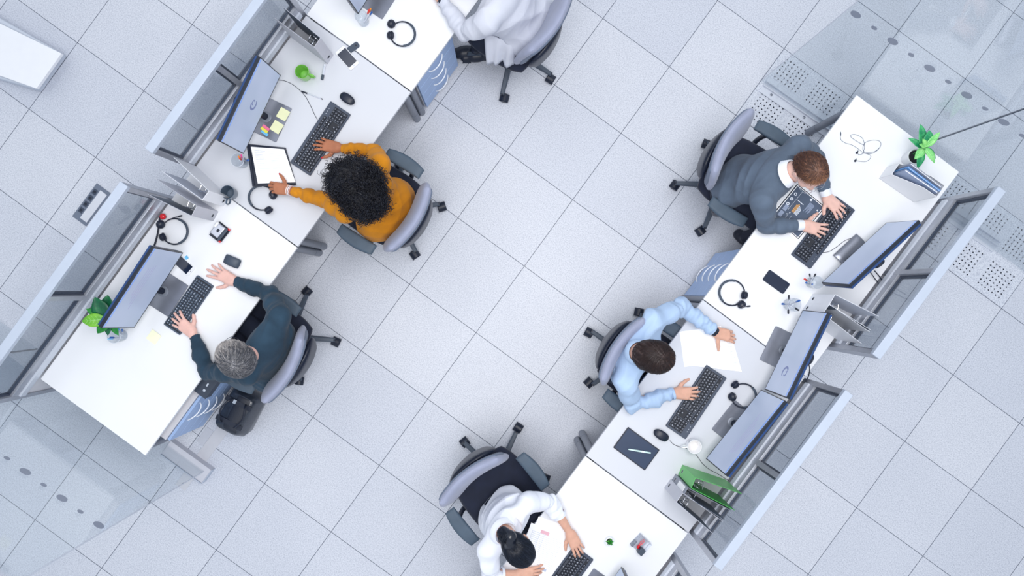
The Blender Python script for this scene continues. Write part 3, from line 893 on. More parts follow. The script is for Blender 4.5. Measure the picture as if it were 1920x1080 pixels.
# ------------------------------------------------------------------ headsets
def headset(px, py, gap, label, boom=None, rad=0.082, cups=(34, -26), tilt=0.0):
    """gap: world angle (degrees) of the opening between the ear cups"""
    c = P(px, py, DZ + 0.012)
    t = thing('headset', label, 'headset', (c.x, c.y, DZ), R(gap), 'black office headsets')
    a0, a1 = cups[0], 360 + cups[1]
    pts = [(rad * math.cos(R(a0 + (a1 - a0) * i / 26)), rad * 0.96 * math.sin(R(a0 + (a1 - a0) * i / 26)), 0.012 + 0.006 * math.sin(PI * i / 26)) for i in range(27)]
    MB().tube(pts, [0.0038 + 0.0018 * math.sin(PI * i / 26) for i in range(27)], 10).build('headband', M_BLACKP, t)
    mid = pts[7:20]
    MB().tube([(x * 0.985, y * 0.985, z + 0.002) for x, y, z in mid], 0.0075, 10).build('band_pad', M_SLATE, t)
    for k, a in enumerate((cups[0], cups[1])):
        x, y = rad * math.cos(R(a)), rad * math.sin(R(a))
        M = Matrix.Translation((x + 0.004, y, 0.026)) @ Matrix.Rotation(R(a + 90), 4, 'Z') @ Matrix.Rotation(R(52 if k == 0 else -52), 4, 'X')
        cp = MB().lathe([(0.0, -0.012), (0.018, -0.012), (0.023, -0.008), (0.024, 0.0), (0.019, 0.007), (0.010, 0.011), (0.0, 0.012)], 24, M).build('ear_cup', M_BLACKP, t)
        MB().lathe([(0.012, -0.010), (0.022, -0.010), (0.027, -0.015), (0.025, -0.021), (0.015, -0.022), (0.010, -0.016)], 24, M, closed=True).build('ear_cushion', M_NAVYP, cp)
        # fork joining the cup to the band
        MB().tube([(x * 1.0, y * 1.0, 0.014), (x + 0.006, y, 0.022)], 0.005, 8).build('yoke', M_BLACKP, cp)
    if boom:
        sgn, ln_, bend = boom
        a = cups[0] if sgn > 0 else cups[1]
        x, y = rad * math.cos(R(a)), rad * math.sin(R(a))
        q = smoothpts([(x, y, 0.03), (x - 0.02, y + sgn * 0.018, 0.022), (x - ln_ * 0.6, y + sgn * (0.018 + bend * 0.6), 0.012), (x - ln_, y + sgn * (0.012 + bend), 0.009)])
        bo = MB().tube(q, 0.0022, 8).build('microphone_boom', M_BLACKP, t)
        e = q[-1]; d = (q[-1] - q[-2]).normalized()
        MB().tube([e - d * 0.008, e, e + d * 0.016, e + d * 0.019], [0.003, 0.0052, 0.005, 0.002], 8).build('microphone', M_BLACKP, bo)
    return t
headset(755, 64, 152, 'black headset on the white desk at the top of the photo', rad=0.080, cups=(38, -14))
headset(328, 434, 180, 'black headset next to the red ball, lower left desk', boom=(-1, 0.100, 0.044), rad=0.084, cups=(28, -28))
headset(1372, 549, -30, 'black headset beside the dark phone, upper right desk', boom=(-1, -0.055, -0.02), rad=0.082, cups=(20, -22))
headset(1394, 742, 160, 'black headset half under the lower monitor of the blue shirt desk', rad=0.078, cups=(26, -34))
headset(491, 371, -10, 'black headset held down by the left hand of the woman in mustard', rad=0.080, cups=(24, -52))

# ------------------------------------------------------------------ phones, tablet
def phone(px, py, a, L_, W_, body, label, white=True):
    c = P(px, py, DZ)
    t = thing('smartphone', label, 'phone', (c.x, c.y, DZ), a, 'phones on the desks')
    MB().rr(L_, W_, 0.010, 0, 0.008).build('phone_body', body, t, bevel=0.0015)
    m = mat('phone_glass', (30, 40, 62), rough=0.12, var=0.05, spec=0.6)
    MB().rr(L_ * (0.74 if white else 0.96), W_ * 0.90 if white else W_ * 0.93, 0.002 if white else 0.008, 0.0078, 0.0084).build('phone_screen', m, t)
    MB().rr(0.010, 0.0025, 0.001, 0.008, 0.0086, Matrix.Translation((L_ * 0.43, 0, 0)) @ Matrix.Rotation(PI / 2, 4, 'Z')).build('earpiece', M_STEELD, t)
    if white: MB().lathe([(0.0055, 0.0079), (0.0055, 0.0087), (0.0045, 0.0085)], 20, Matrix.Translation((-L_ * 0.43, 0, 0))).build('home_button', M_ALUL, t)
    return t
phone(651.2, 109.2, ang(665.5, 126, 636, 93), 0.150, 0.074, M_WHITE, 'white phone leaning on a dark case, pale desk with green mug')
phone(345, 497, ang(334, 487, 357, 508), 0.138, 0.068, M_WHITE, 'white phone half hidden under the lower left monitor')
phone(1455, 528.5, ang(1436, 515, 1474, 542), 0.160, 0.078, M_NAVYP, 'dark phone lying on the upper right desk', False)
c = P(665, 97, DZ)
t = thing('phone_case', 'dark folded phone case sticking out beside the white phone', 'phone case', (c.x - 0.035, c.y - 0.03, DZ - 0.0), ang(644, 112, 668, 95))
# (lies flat behind the phone)
MB().rr(0.10, 0.040, 0.012, 0.0, 0.006, Matrix.Translation((0.045, 0.03, 0))).build('case_flap', M_SLATE, t, bevel=0.001)
MB().lathe([(0.006, 0.006), (0.006, 0.0075)], 12, Matrix.Translation((0.075, 0.03, 0))).build('snap_button', M_BLACKP, t)

c = P(1193, 841, DZ)
t = thing('drawing_tablet', 'dark blue black drawing tablet at the left of the middle right desk', 'tablet', (c.x, c.y, DZ), ang(1164, 820, 1223, 863))
MB().rr(0.246, 0.160, 0.006, 0, 0.008).build('tablet_body', M_BLACKP, t, bevel=0.0015)
MB().rr(0.232, 0.146, 0.003, 0.0078, 0.0085).build('active_area', mat('tablet_face', (36, 54, 82), rough=0.4, var=0.04), t)
c0, c1 = P(1176, 842, DZ + 0.015), P(1223, 850, DZ + 0.015)
pc_ = (c0 + c1) / 2
t = thing('stylus_pen', 'pale green stylus pen lying on the drawing tablet', 'pen', (pc_.x, pc_.y, DZ + 0.0085), ang(1176, 842, 1223, 850))
MB().tube([(-0.075, 0, 0.006), (-0.066, 0, 0.006), (0.0, 0, 0.0065), (0.055, 0, 0.006), (0.070, 0, 0.006)], [0.0015, 0.0048, 0.0058, 0.0055, 0.0045], 12).build('barrel', mat('mint_white', (206, 236, 232), rough=0.35, var=0.02), t)
MB().tube([(0.01, 0, 0.0065), (0.03, 0, 0.0065)], 0.0064, 12).build('grip', mat('pale_grip', (226, 240, 240), rough=0.4), t)
MB().tube([(-0.081, 0, 0.0058), (-0.074, 0, 0.006)], [0.0006, 0.0016], 8).build('nib', M_STEELD, t)

# ------------------------------------------------------------------ mugs, tumblers, pens
def mug(px, py, r, h, m, m_in, hang, label, cat='mug', name='coffee_mug', liquid=None):
    c = P(px, py, DZ + 0.02)
    t = thing(name, label, cat, (c.x, c.y, DZ), R(hang))
    MB().lathe([(0.0, 0.0), (r * 0.80, 0.0), (r * 0.84, 0.004), (r * 0.97, h * 0.5), (r, h - 0.002), (r - 0.0015, h), (r - 0.0035, h - 0.002), (r * 0.97 - 0.004, h * 0.5), (r * 0.80 - 0.003, 0.008), (0.0, 0.007)], 40).build('cup_body', m, t)
    q = smoothpts([(r * 0.95, 0, h * 0.80), (r + 0.022, 0, h * 0.84), (r + 0.030, 0, h * 0.55), (r + 0.018, 0, h * 0.25), (r * 0.90, 0, h * 0.22)])
    MB().tube(q, 0.0052, 10).build('handle', m, t)
    if liquid:
        MB().lathe([(0.0, h * 0.25), (r * 0.86, h * 0.25), (r * 0.86, h * 0.26), (0.0, h * 0.26)], 24).build('drink', liquid, t)
    return t
M_GREENC = mat('green_glaze', (120, 196, 74), rough=0.25, var=0.03, coat=0.4)
mug(572, 140.5, 0.043, 0.095, M_GREENC, None, -18, 'bright green mug on the pale desk behind the marker pen')
mug(434, 363, 0.042, 0.090, mat('slate_glaze', (70, 88, 108), rough=0.3, var=0.05, coat=0.3), None, -100, 'slate blue mug by the white ring binder')
mug(1298, 834, 0.044, 0.085, mat('white_glaze', (246, 247, 250), rough=0.25, var=0.01, coat=0.3), None, 185, 'white cup on the cable of the corded mouse', 'cup', 'white_cup', mat('milky_drink', (225, 222, 220), rough=0.3))

def tumbler(px, py, r, h, label, liner=None):
    c = P(px, py, DZ + 0.01)
    t = thing('pen_tumbler', label, 'pen cup', (c.x, c.y, DZ), 0.0, 'clear pen cups')
    MB().lathe([(0.0, 0.0), (r * 0.82, 0.0), (r, h), (r - 0.002, h), (r * 0.82 - 0.002, 0.004), (0.0, 0.004)], 36).build('tumbler_wall', M_TUMBLER, t)
    MB().lathe([(r - 0.0025, h - 0.0005), (r + 0.0006, h - 0.0005), (r + 0.0006, h + 0.0015), (r - 0.0025, h + 0.0015)], 36, closed=True).build('rim', M_ALUL, t)
    return Vector((c.x, c.y, DZ)), r, h

PENC = {}
def pen(base, tip_dir, ln, colr, label, cat='pen', grp=None, capc=None, name='ballpoint_pen', clear=False):
    """base: foot of the pen inside the cup; tip_dir: direction the pen leans"""
    d = Vector(tip_dir).normalized()
    t = thing(name, label, cat, base, 0.0, grp)
    col = mat('pen_' + colr[0], colr[1], rough=0.35, var=0.03)
    bm_ = mat('pen_barrel_clear', (200, 205, 218), rough=0.25, var=0.02) if clear else col
    MB().tube([d * 0.0, d * 0.012, d * (ln * 0.74)], [0.0012, 0.0034, 0.0036], 10).build('barrel', bm_, t)
    MB().tube([d * (ln * 0.70), d * (ln * 0.72), d * (ln * 0.98), d * ln], [0.0036, 0.0052, 0.0055, 0.0035], 10).build('cap', col, t)
    sd = d.cross(Vector((0, 0, 1))); sd = sd.normalized() if sd.length > 1e-3 else Vector((1, 0, 0))
    MB().tube([d * (ln * 0.76) + sd * 0.006, d * (ln * 0.97) + sd * 0.006, d * (ln * 0.985) + sd * 0.003], 0.0012, 6).build('clip', col, t)
    return t
def aim(base, px, py, z):
    q = P(px, py, z); return q - base, (q - base).length
RED = ('red', (226, 60, 50)); BLU = ('blue', (36, 96, 176)); ORA = ('orange', (246, 150, 50)); BLK = ('black', (36, 40, 52)); PNK = ('pink', (240, 80, 160)); CYA = ('cyan', (70, 170, 220)); SKY = ('sky', (150, 205, 240)); YEL = ('yellow', (240, 216, 90)); WHT = ('white', (235, 238, 244))
def pens(cup, items, where, grp):
    c, r, h = cup
    for (ox, oy, px, py, z, colr, extra) in items:
        b = c + Vector((ox * r * 0.6, oy * r * 0.6, 0.006))
        d, ln = aim(b, px, py, z)
        pen(b, d, ln, colr, f'{colr[0]} capped pen {extra} {where}', grp=grp, clear=True)
cup = tumbler(682, 40, 0.040, 0.10, 'clear pen cup on the white desk at the top of the photo')
pens(cup, [(0.1, -0.5, 692, 18, 0.895, RED, 'leaning up'), (0.4, -0.4, 697.5, 22, 0.890, BLU, 'leaning up'), (0.0, -0.2, 695, 16, 0.880, ORA, 'leaning up')], 'in the clear cup at the top of the photo', 'pens in the top cup')
cup = tumbler(455, 305, 0.042, 0.10, 'clear pen cup behind the black clipboard')
pens(cup, [(0.2, -0.6, 452, 290, 0.90, PNK, 'with a broad cap'), (0.5, -0.4, 447, 293, 0.885, ORA, 'sticking up'), (-0.2, 0.3, 466, 300, 0.875, BLU, 'leaning right'), (0.6, 0.0, 449, 297, 0.87, RED, 'sticking up')], 'in the clear cup behind the clipboard', 'pens in the cup by the clipboard')
cup = tumbler(228, 629, 0.042, 0.10, 'clear pen cup by the leaves of the dark green plant')
pens(cup, [(0.3, 0.0, 229, 618, 0.90, BLU, 'standing upright'), (0.5, -0.6, 206, 633, 0.885, BLU, 'leaning left'), (0.6, -0.7, 202, 636, 0.88, SKY, 'leaning left'), (-0.3, 0.5, 222, 616, 0.89, CYA, 'standing behind')], 'in the cup by the dark green plant', 'pens in the cup by the plant')
cup = tumbler(1521, 530, 0.040, 0.10, 'clear pen cup under the corner of the wide monitor')
pens(cup, [(0.0, 0.4, 1518, 514, 0.885, BLK, 'leaning up left'), (0.2, 0.3, 1529, 514, 0.885, BLK, 'leaning up right'), (0.6, -0.4, 1508, 523, 0.90, RED, 'leaning left'), (0.2, -0.6, 1523, 533, 0.91, BLU, 'standing upright'), (-0.2, -0.5, 1511, 530, 0.90, BLU, 'leaning left')], 'in the cup by the wide monitor', 'pens in the cup by the wide monitor')
cup = tumbler(1479, 571, 0.042, 0.10, 'clear pen cup holding four crossed pens')
pens(cup, [(0.0, -0.7, 1479, 554, 0.90, BLK, 'pointing up'), (-0.5, -0.4, 1500, 563, 0.895, BLU, 'pointing right'), (0.6, 0.0, 1466, 570, 0.885, BLU, 'pointing left'), (0.0, 0.7, 1478, 588, 0.87, BLK, 'pointing down'), (-0.6, 0.6, 1498, 582, 0.86, BLK, 'pointing lower right')], 'in the cup of crossed pens', 'crossed pens')

# loose pens
def lying(name, label, cat, p0, p1, build):
    a, b = P(*p0, DZ + 0.006), P(*p1, DZ + 0.006)
    c = (a + b) / 2
    t = thing(name, label, cat, (c.x, c.y, DZ), math.atan2(b.y - a.y, b.x - a.x))
    build(t, (b - a).length); return t
def _marker(t, L_):
    MB().tube([(-L_ / 2, 0, 0.008), (L_ * 0.18, 0, 0.008)], 0.0075, 14).build('barrel', mat('clear_grey_barrel', (222, 226, 236), rough=0.2, var=0.02), t)
    MB().tube([(-L_ / 2 + 0.01, 0, 0.0095), (L_ * 0.16, 0, 0.0095)], 0.0065, 10).build('ink_tube', M_ALUL, t)
    MB().tube([(L_ * 0.18, 0, 0.0085), (L_ * 0.47, 0, 0.0085), (L_ / 2, 0, 0.0085)], [0.0088, 0.0085, 0.006], 14).build('cap', M_SLATE, t)
lying('marker_pen', 'clear marker pen with dark cap beside the green mug', 'marker', (609, 121), (604, 150), _marker)
def _pen(t, L_):
    MB().tube([(-L_ / 2, 0, 0.0045), (-L_ / 2 + 0.006, 0, 0.0045), (L_ * 0.25, 0, 0.0045)], [0.001, 0.003, 0.0034], 10).build('barrel', M_ALUL, t)
    MB().tube([(L_ * 0.22, 0, 0.005), (L_ * 0.5, 0, 0.005)], [0.005, 0.0045], 10).build('cap', M_BLACKP, t)
    MB().tube([(-L_ / 2 - 0.0, 0, 0.0045), (-L_ / 2 + 0.012, 0, 0.0045)], 0.0032, 8).build('end_plug', M_BLACKP, t)
lying('ballpoint_pen', 'ballpoint pen with black cap lying across the monitor cable', 'pen', (605, 186), (565, 171), _pen)

# ------------------------------------------------------------------ cables
def cable(pxs, label, r=0.0016, name='desk_cable', z=DZ, m=None, cat='cable'):
    pts = smoothpts([P(p[0], p[1], p[2] if len(p) > 2 else z + r + 0.0005) for p in pxs], 7)
    c = pts[0].copy()
    o = MB().tube([p - c for p in pts], r, 7).build(name, m or M_BLACKP, loc=c)
    return tag(o, label, cat)
cable([(520, 150), (533, 151.5), (548, 158), (563, 170), (574, 183), (583, 200), (590, 215), (595, 224)], 'thin black cable running from a monitor to the keyboard with pen across it')
cable([(1543, 474), (1556, 471), (1570, 462), (1583, 452), (1597, 447), (1610, 450), (1622, 458)], 'thin black cable looping from the keyboard round the round grey stand')
cable([(1256, 826), (1263, 833), (1275, 838), (1288, 841), (1302, 849), (1312, 862), (1318, 870), (1330, 880), (1345, 888), (1358, 896), (1366, 901)], 'thin black mouse cable passing the white cup to the green binder')
cable([(1640, 508, 0.80), (1650, 520, 0.76), (1655, 531, 0.75), (1648, 545, 0.742)], 'black cable dropping behind the wide monitor', r=0.0035)
cable([(1630, 508, 0.80), (1640, 522, 0.76), (1647, 533, 0.75), (1640, 546, 0.742)], 'second black cable beside it behind the wide monitor', r=0.003)
cable([(1514, 678, 0.85), (1518, 690, 0.80), (1516, 705, 0.76), (1510, 716, 0.745)], 'black cable behind the upper monitor of the pair', r=0.0035)
cable([(300, 405), (298, 420), (296, 436), (292, 452), (287, 468)], 'thick dark cable from the red ball to the lower left monitor', r=0.006)
cable([(500, 170, 0.80), (470, 165, 0.79), (448, 172, 0.765), (440, 190, 0.745)], 'black cable behind the monitor of the woman in mustard', r=0.003)
# red knob
c = P(306, 406, DZ + 0.02)
t = thing('red_ball_ornament', 'small shiny red ball at the top of the thick dark cable', 'ornament', (c.x, c.y, DZ))
MB().ball((0, 0, 0.024), (0.020, 0.020, 0.017)).build('cap', mat('glossy_red', (214, 30, 40), rough=0.2, var=0.04, coat=0.5), t)
MB().lathe([(0.013, 0), (0.013, 0.012), (0.008, 0.016)], 20).build('stem_base', M_BLACKP, t)

# ------------------------------------------------------------------ earphones
t_pts = [[(1576, 254), (1577, 262), (1585, 268), (1598, 272), (1612, 281), (1620, 287), (1634, 288), (1646, 281), (1652, 271), (1648, 264), (1634, 263), (1622, 268), (1618, 278), (1622, 285), (1640, 284), (1651, 275)],
         [(1620, 272), (1612, 268), (1598, 259), (1595, 254), (1603, 252), (1616, 258), (1620, 266), (1621, 277), (1620, 286), (1632, 291), (1631, 298), (1622, 303), (1604, 301)],
         [(1620, 287), (1612, 290), (1607, 287)]]
c = P(1615, 275, DZ)
t = thing('earphones', 'wired earphones tangled on the upper right desk', 'earphones', (c.x, c.y, DZ))
for k, pl in enumerate(t_pts):
    q = smoothpts([P(a, b, DZ + 0.002 + 0.001 * k) - c - Vector((0, 0, 0)) + Vector((0, 0, DZ - DZ)) for a, b in pl], 6)
    q = [Vector((p.x, p.y, 0.0018 + 0.0012 * k)) for p in q]
    MB().tube(q, 0.0012, 6).build('wire', mat('grey_wire', (96, 106, 124), rough=0.5), t)
for (a, b, s) in ((1606, 286, 0), (1603, 301, 1)):
    p = P(a, b, DZ) - c
    e = MB().lathe([(0.0, 0), (0.006, 0.002), (0.008, 0.006), (0.005, 0.011), (0.0, 0.012)], 14, Matrix.Translation((p.x, p.y, 0)) @ Matrix.Rotation(0.5, 4, 'X')).build('earbud', M_BLACKP, t)
    MB().tube([(p.x, p.y, 0.006), (p.x + 0.008, p.y + 0.01, 0.005)], 0.003, 8).build('ear_tip', M_SLATE, e)
p = P(1576, 252, DZ) - c
MB().tube([(p.x, p.y - 0.008, 0.003), (p.x, p.y + 0.006, 0.003), (p.x, p.y + 0.016, 0.003)], [0.0028, 0.0028, 0.0012], 8).build('audio_plug', M_STEELD, t)

# ------------------------------------------------------------------ sticky notes and flags
def sticky(px, py, a, label, w=0.075, m=None, h=0.0006, name='sticky_note', grp='pale yellow sticky notes', z0=0.0):
    c = P(px, py, DZ)
    mb = MB(); n = 6; vs = []; fs = []
    for i in range(n + 1):
        for j in range(2):
            x = -w / 2 + w * i / n
            for zz in (0, 1):
                vs.append((x, (-w / 2 if j == 0 else w / 2), z0 + 0.0006 + 0.006 * (i / n) ** 3 + zz * h))
    for i in range(n):
        b = i * 4
        fs += [(b + 1, b + 5, b + 7, b + 3), (b, b + 2, b + 6, b + 4), (b, b + 4, b + 5, b + 1), (b + 2, b + 3, b + 7, b + 6)]
    fs += [(0, 1, 3, 2), (n * 4, n * 4 + 2, n * 4 + 3, n * 4 + 1)]
    mb.add(vs, fs)
    o = mb.build(name, m, loc=(c.x, c.y, DZ + 0.0), rz=a)
    return tag(o, label, 'sticky note', grp)
M_YEL = mat('pale_yellow_paper', (238, 240, 196), rough=0.7, var=0.02)
sticky(532, 215, R(-30), 'upper of two pale yellow sticky notes beside the monitor base', 0.068, M_YEL, z0=0.008)
sticky(520, 239, R(-32), 'lower of two pale yellow sticky notes beside the monitor base', 0.068, M_YEL, z0=0.008)
sticky(288.5, 632, R(53), 'pale yellow sticky note in front of the dark teal sleeve, lower left', 0.072, mat('cream_note', (246, 246, 214), rough=0.7, var=0.02))
for (px, py, cm, lb, dz) in ((500, 240, ('flag_pink', (240, 120, 160)), 'pink index flags, top of the small fan', 0.004), (496.5, 244.5, ('flag_yellow', (236, 226, 90)), 'yellow index flags, in the middle of the small fan', 0.002), (497, 250, ('flag_blue', (110, 190, 235)), 'blue index flags, lowest of the small fan', 0.0)):
    c = P(px, py, DZ)
    o = MB().box((0, 0, 0.0088 + dz * 0.5), (0.050, 0.018, 0.0022)).build('index_flag_pad', mat(cm[0], cm[1], rough=0.6, var=0.02), loc=(c.x, c.y, DZ - 0.0), rz=R(-38), bevel=0.0004)
    tag(o, lb + ' by the monitor base', 'index flags', 'index flags')
sticky(350, 483, R(30), 'small light blue flag at the corner of the lower left monitor', 0.022, mat('flag_blue', (110, 190, 235), rough=0.6), name='index_flag', grp=None)

# ------------------------------------------------------------------ lever arch binders
def binder(px, py, a_dir, m, m_in, label, splay=6, w=0.068, h=0.318, d=0.285, bend=0.0, name='lever_arch_binder', label_plate=False):
    """px,py: foot of the spine on the desk; a_dir: picture-measured world angle (degrees) in which the covers run"""
    c = P(px, py, DZ)
    rz = R(a_dir) - PI / 2
    t = thing(name, label, 'binder', (c.x, c.y, DZ), rz, 'lever arch binders')
    sp = MB().box((0, 0.0015, h / 2), (w, 0.003, h)).build('spine', m, t, bevel=0.001)
    # finger ring near the foot
    Mr = Matrix.Translation((0, -0.0006, 0.055)) @ Matrix.Rotation(PI / 2, 4, 'X')
    MB().lathe([(0.0105, -0.001), (0.0125, -0.001), (0.0125, 0.0012), (0.0105, 0.0012)], 20, Mr, closed=True).build('finger_ring', M_ALU, sp)
    MB().lathe([(0.0, 0.0), (0.0105, 0.0), (0.0105, 0.0008), (0.0, 0.0008)], 20, Mr).build('finger_hole', M_HOLE, sp)
    for s in (-1, 1):
        an = R(splay if isinstance(splay, (int, float)) else (splay[0] if s < 0 else splay[1]))
        M = Matrix.Translation((s * (w / 2 - 0.0013), 0.003, 0)) @ Matrix.Rotation(-s * an, 4, 'Z')
        cv = MB()
        cv.cur = 0; cv.box((s * 0.0005, d / 2, h / 2), (0.0022, d, h), M=M)
        cv.cur = 1; cv.box((-s * 0.0012, d / 2, h / 2), (0.0012, d - 0.008, h - 0.008), M=M)
        cv.build('cover', [m, m_in], t, bevel=0.0006)
    # lever mechanism on the inner cover
    M = Matrix.Translation((w / 2 - 0.006, 0.045, h * 0.55)) @ Matrix.Rotation(-R(splay if isinstance(splay, (int, float)) else splay[1]), 4, 'Z')
    MB().box((0, 0.01, 0), (0.002, 0.035, 0.14), M=M).build('mechanism_plate', M_CHROME, t)
    for z in (-0.04, 0.04):
        q = [M @ Vector((-0.001 - 0.045 * math.sin(R(x)) , 0.01 + 0.022 - 0.022 * math.cos(R(x)), z)) for x in range(0, 181, 20)]
        MB().tube(q, 0.0018, 8).build('ring', M_CHROME, t)
    MB().tube([M @ Vector((-0.002, 0.0, 0.06)), M @ Vector((-0.03, 0.0, 0.075)), M @ Vector((-0.035, 0.02, 0.115))], 0.002, 8).build('lever', M_CHROME, t)
    if label_plate:
        MB().box((0, -0.0008, h * 0.64), (w * 0.72, 0.0012, h * 0.45)).build('spine_label', M_PAPER, sp)
    return t
M_BG = mat('binder_pale_grey', (196, 198, 208), rough=0.45, var=0.02)
M_BGI = mat('binder_inside_slate', (92, 104, 122), rough=0.55, var=0.04)
M_BW = mat('binder_white', (232, 235, 242), rough=0.4, var=0.015)
M_BWI = mat('binder_inside_pale', (205, 210, 222), rough=0.5, var=0.02)
M_BGR = mat('binder_green', (96, 190, 100), rough=0.4, var=0.03)
M_BGRI = mat('binder_inside_green', (44, 150, 60), rough=0.5, var=0.04)
M_BSL = mat('binder_steel_grey', (136, 142, 156), rough=0.42, var=0.03)
binder(620, 112, 146.7, M_BG, M_BGI, 'grey ring binder standing open behind the green mug', splay=(-3, 6), d=0.285)
binder(405, 406, 151.6, M_BG, M_BGI, 'grey ring binder standing behind the silver hole punch', splay=(2, 5))
binder(425, 379, 142.5, M_BW, M_BWI, 'white ring binder standing beside the slate blue mug', splay=(2, 6))
binder(1507, 577, -34.5, M_BW, M_BGI, 'white ring binder with dark inside, touching the upper monitor of the pair', splay=(3, 3))
binder(1518, 560, -30.5, M_BW, M_BWI, 'white ring binder nearest the cup of pens under the wide monitor', splay=(4, 4))
binder(1275.5, 880.5, -23, M_BGR, M_BGRI, 'bright green ring binder standing open on the middle right desk', splay=(4, 4), label_plate=False)
binder(1262.5, 895, -30, M_BSL, M_BGI, 'steel grey ring binder squeezed between the green and pale grey binders', splay=(2, 2), w=0.050, label_plate=True)
binder(1251.5, 906, -36.5, M_BG, M_BGI, 'pale grey ring binder at the outer side of the green one', splay=(1, 4))

# ------------------------------------------------------------------ magazine file with folders
c = P(1655, 324, DZ); a_ = R(-34.5) - PI / 2
t = thing('magazine_file', 'white magazine file in front of the potted plant', 'magazine file', (c.x, c.y, DZ), a_)
W_, D_, Hh = 0.085, 0.265, 0.25
MB().box((0, D_ / 2, 0.002), (W_, D_, 0.004)).build('file_floor', M_WHITE, t)
MB().box((0, 0.0015, 0.075), (W_, 0.003, 0.15)).build('front_wall', M_WHITE, t, bevel=0.001)
MB().box((0, D_ - 0.0015, Hh / 2), (W_, 0.003, Hh)).build('back_wall', M_WHITE, t, bevel=0.001)
for s in (-1, 1):
    M = Matrix(((0, 0, 1, s * (W_ / 2 - 0.0015)), (1, 0, 0, 0), (0, 1, 0, 0), (0, 0, 0, 1)))
    MB().prism([(0, 0), (D_, 0), (D_, Hh), (D_ * 0.62, Hh), (0, 0.15)], -0.0015, 0.0015, M).build('side_wall', M_WHITE, t, bevel=0.0008)
fa = a_
def file_item(dx, y0, d, h, th, m, label, name, tilt, m2=None):
    o = c + Matrix.Rotation(a_, 3, 'Z') @ Vector((dx, y0, 0))
    tt = thing(name, label, 'folder', (o.x, o.y, DZ + 0.005), a_, 'folders in the magazine file')
    M = Matrix.Rotation(R(tilt), 4, 'Z')
    MB().box((-th / 2, d / 2, h / 2), (0.0015, d, h), M=M).build('front_cover', m, tt, bevel=0.0004)
    MB().box((th / 2, d / 2, h / 2), (0.0015, d, h * 0.97), M=M).build('back_cover', m, tt, bevel=0.0004)
    MB().box((0, d / 2 + 0.002, h / 2 - 0.004), (th * 0.7, d - 0.01, h - 0.012), M=M).build('sheets', m2 or M_PAPER, tt)
file_item(-0.022, 0.012, 0.235, 0.275, 0.008, mat('tablet_grey_card', (176, 182, 196), rough=0.4, var=0.02), 'grey folder at the near side of the white magazine file', 'document_folder', -3)
file_item(0.002, 0.012, 0.240, 0.270, 0.006, mat('folder_blue', (120, 176, 232), rough=0.5, var=0.03), 'light blue folder in the middle of the white magazine file', 'document_folder', -2)
file_item(0.022, 0.012, 0.238, 0.262, 0.010, mat('folder_blue_grey', (150, 166, 196), rough=0.5), 'blue grey folder at the far side of the white magazine file', 'document_folder', 0)

# ------------------------------------------------------------------ clipboard folder of the woman in mustard
def sheet(name, corners, z, th, m, label=None, cat=None, grp=None, parent_t=None, curl=0.0):
    """a sheet spanned by four world points (x,y,z)"""
    a, b, d_, e = corners
    n = 8; mb = MB(); vs = []; fs = []
    c0 = (a + b + d_ + e) / 4
    for k in range(2):
        for i in range(n + 1):
            for j in range(n + 1):
                u, v = i / n, j / n
                p = a * (1 - u) * (1 - v) + b * u * (1 - v) + d_ * u * v + e * (1 - u) * v
                p = p + Vector((0, 0, th * k + curl * (u ** 3) * 1.0))
                vs.append(p - c0)
    N1 = (n + 1) ** 2
    for i in range(n):
        for j in range(n):
            q = [i * (n + 1) + j, (i + 1) * (n + 1) + j, (i + 1) * (n + 1) + j + 1, i * (n + 1) + j + 1]
            fs.append(tuple(q)); fs.append(tuple(x + N1 for x in q[::-1]))
    def rim(ids):
        for p_, q_ in zip(ids[:-1], ids[1:]): fs.append((p_, p_ + N1, q_ + N1, q_))
    rim([i * (n + 1) for i in range(n + 1)]); rim([n * (n + 1) + j for j in range(n + 1)])
    rim([i * (n + 1) + n for i in range(n, -1, -1)]); rim([j for j in range(n, -1, -1)])
    mb.add(vs, fs)
    o = mb.build(name, m, loc=c0)
    bm_ = bmesh.new(); bm_.from_mesh(o.data); bmesh.ops.recalc_face_normals(bm_, faces=bm_.faces); bm_.to_mesh(o.data); bm_.free()
    if label: tag(o, label, cat, grp)
    if parent_t is not None:
        o.parent = parent_t; o.location = c0 - parent_t.location
    return o
ca, cb_, cd, ce = P(463, 270, DZ + 0.012), P(536, 277, DZ + 0.006), P(556, 347, DZ + 0.006), P(474, 350, DZ + 0.045)
cen = (ca + cb_ + cd + ce) / 4
t = thing('black_clipboard', 'black clipboard folder under the left hand of the woman in mustard', 'clipboard', (cen.x, cen.y, DZ))
sheet('board', (ca, cb_, cd, ce), 0, 0.004, M_NAVYP, parent_t=t)
def mixq(q, u, v):
    a, b, d_, e = q
    return a * (1 - u) * (1 - v) + b * u * (1 - v) + d_ * u * v + e * (1 - u) * v
Q = (ca, cb_, cd, ce)
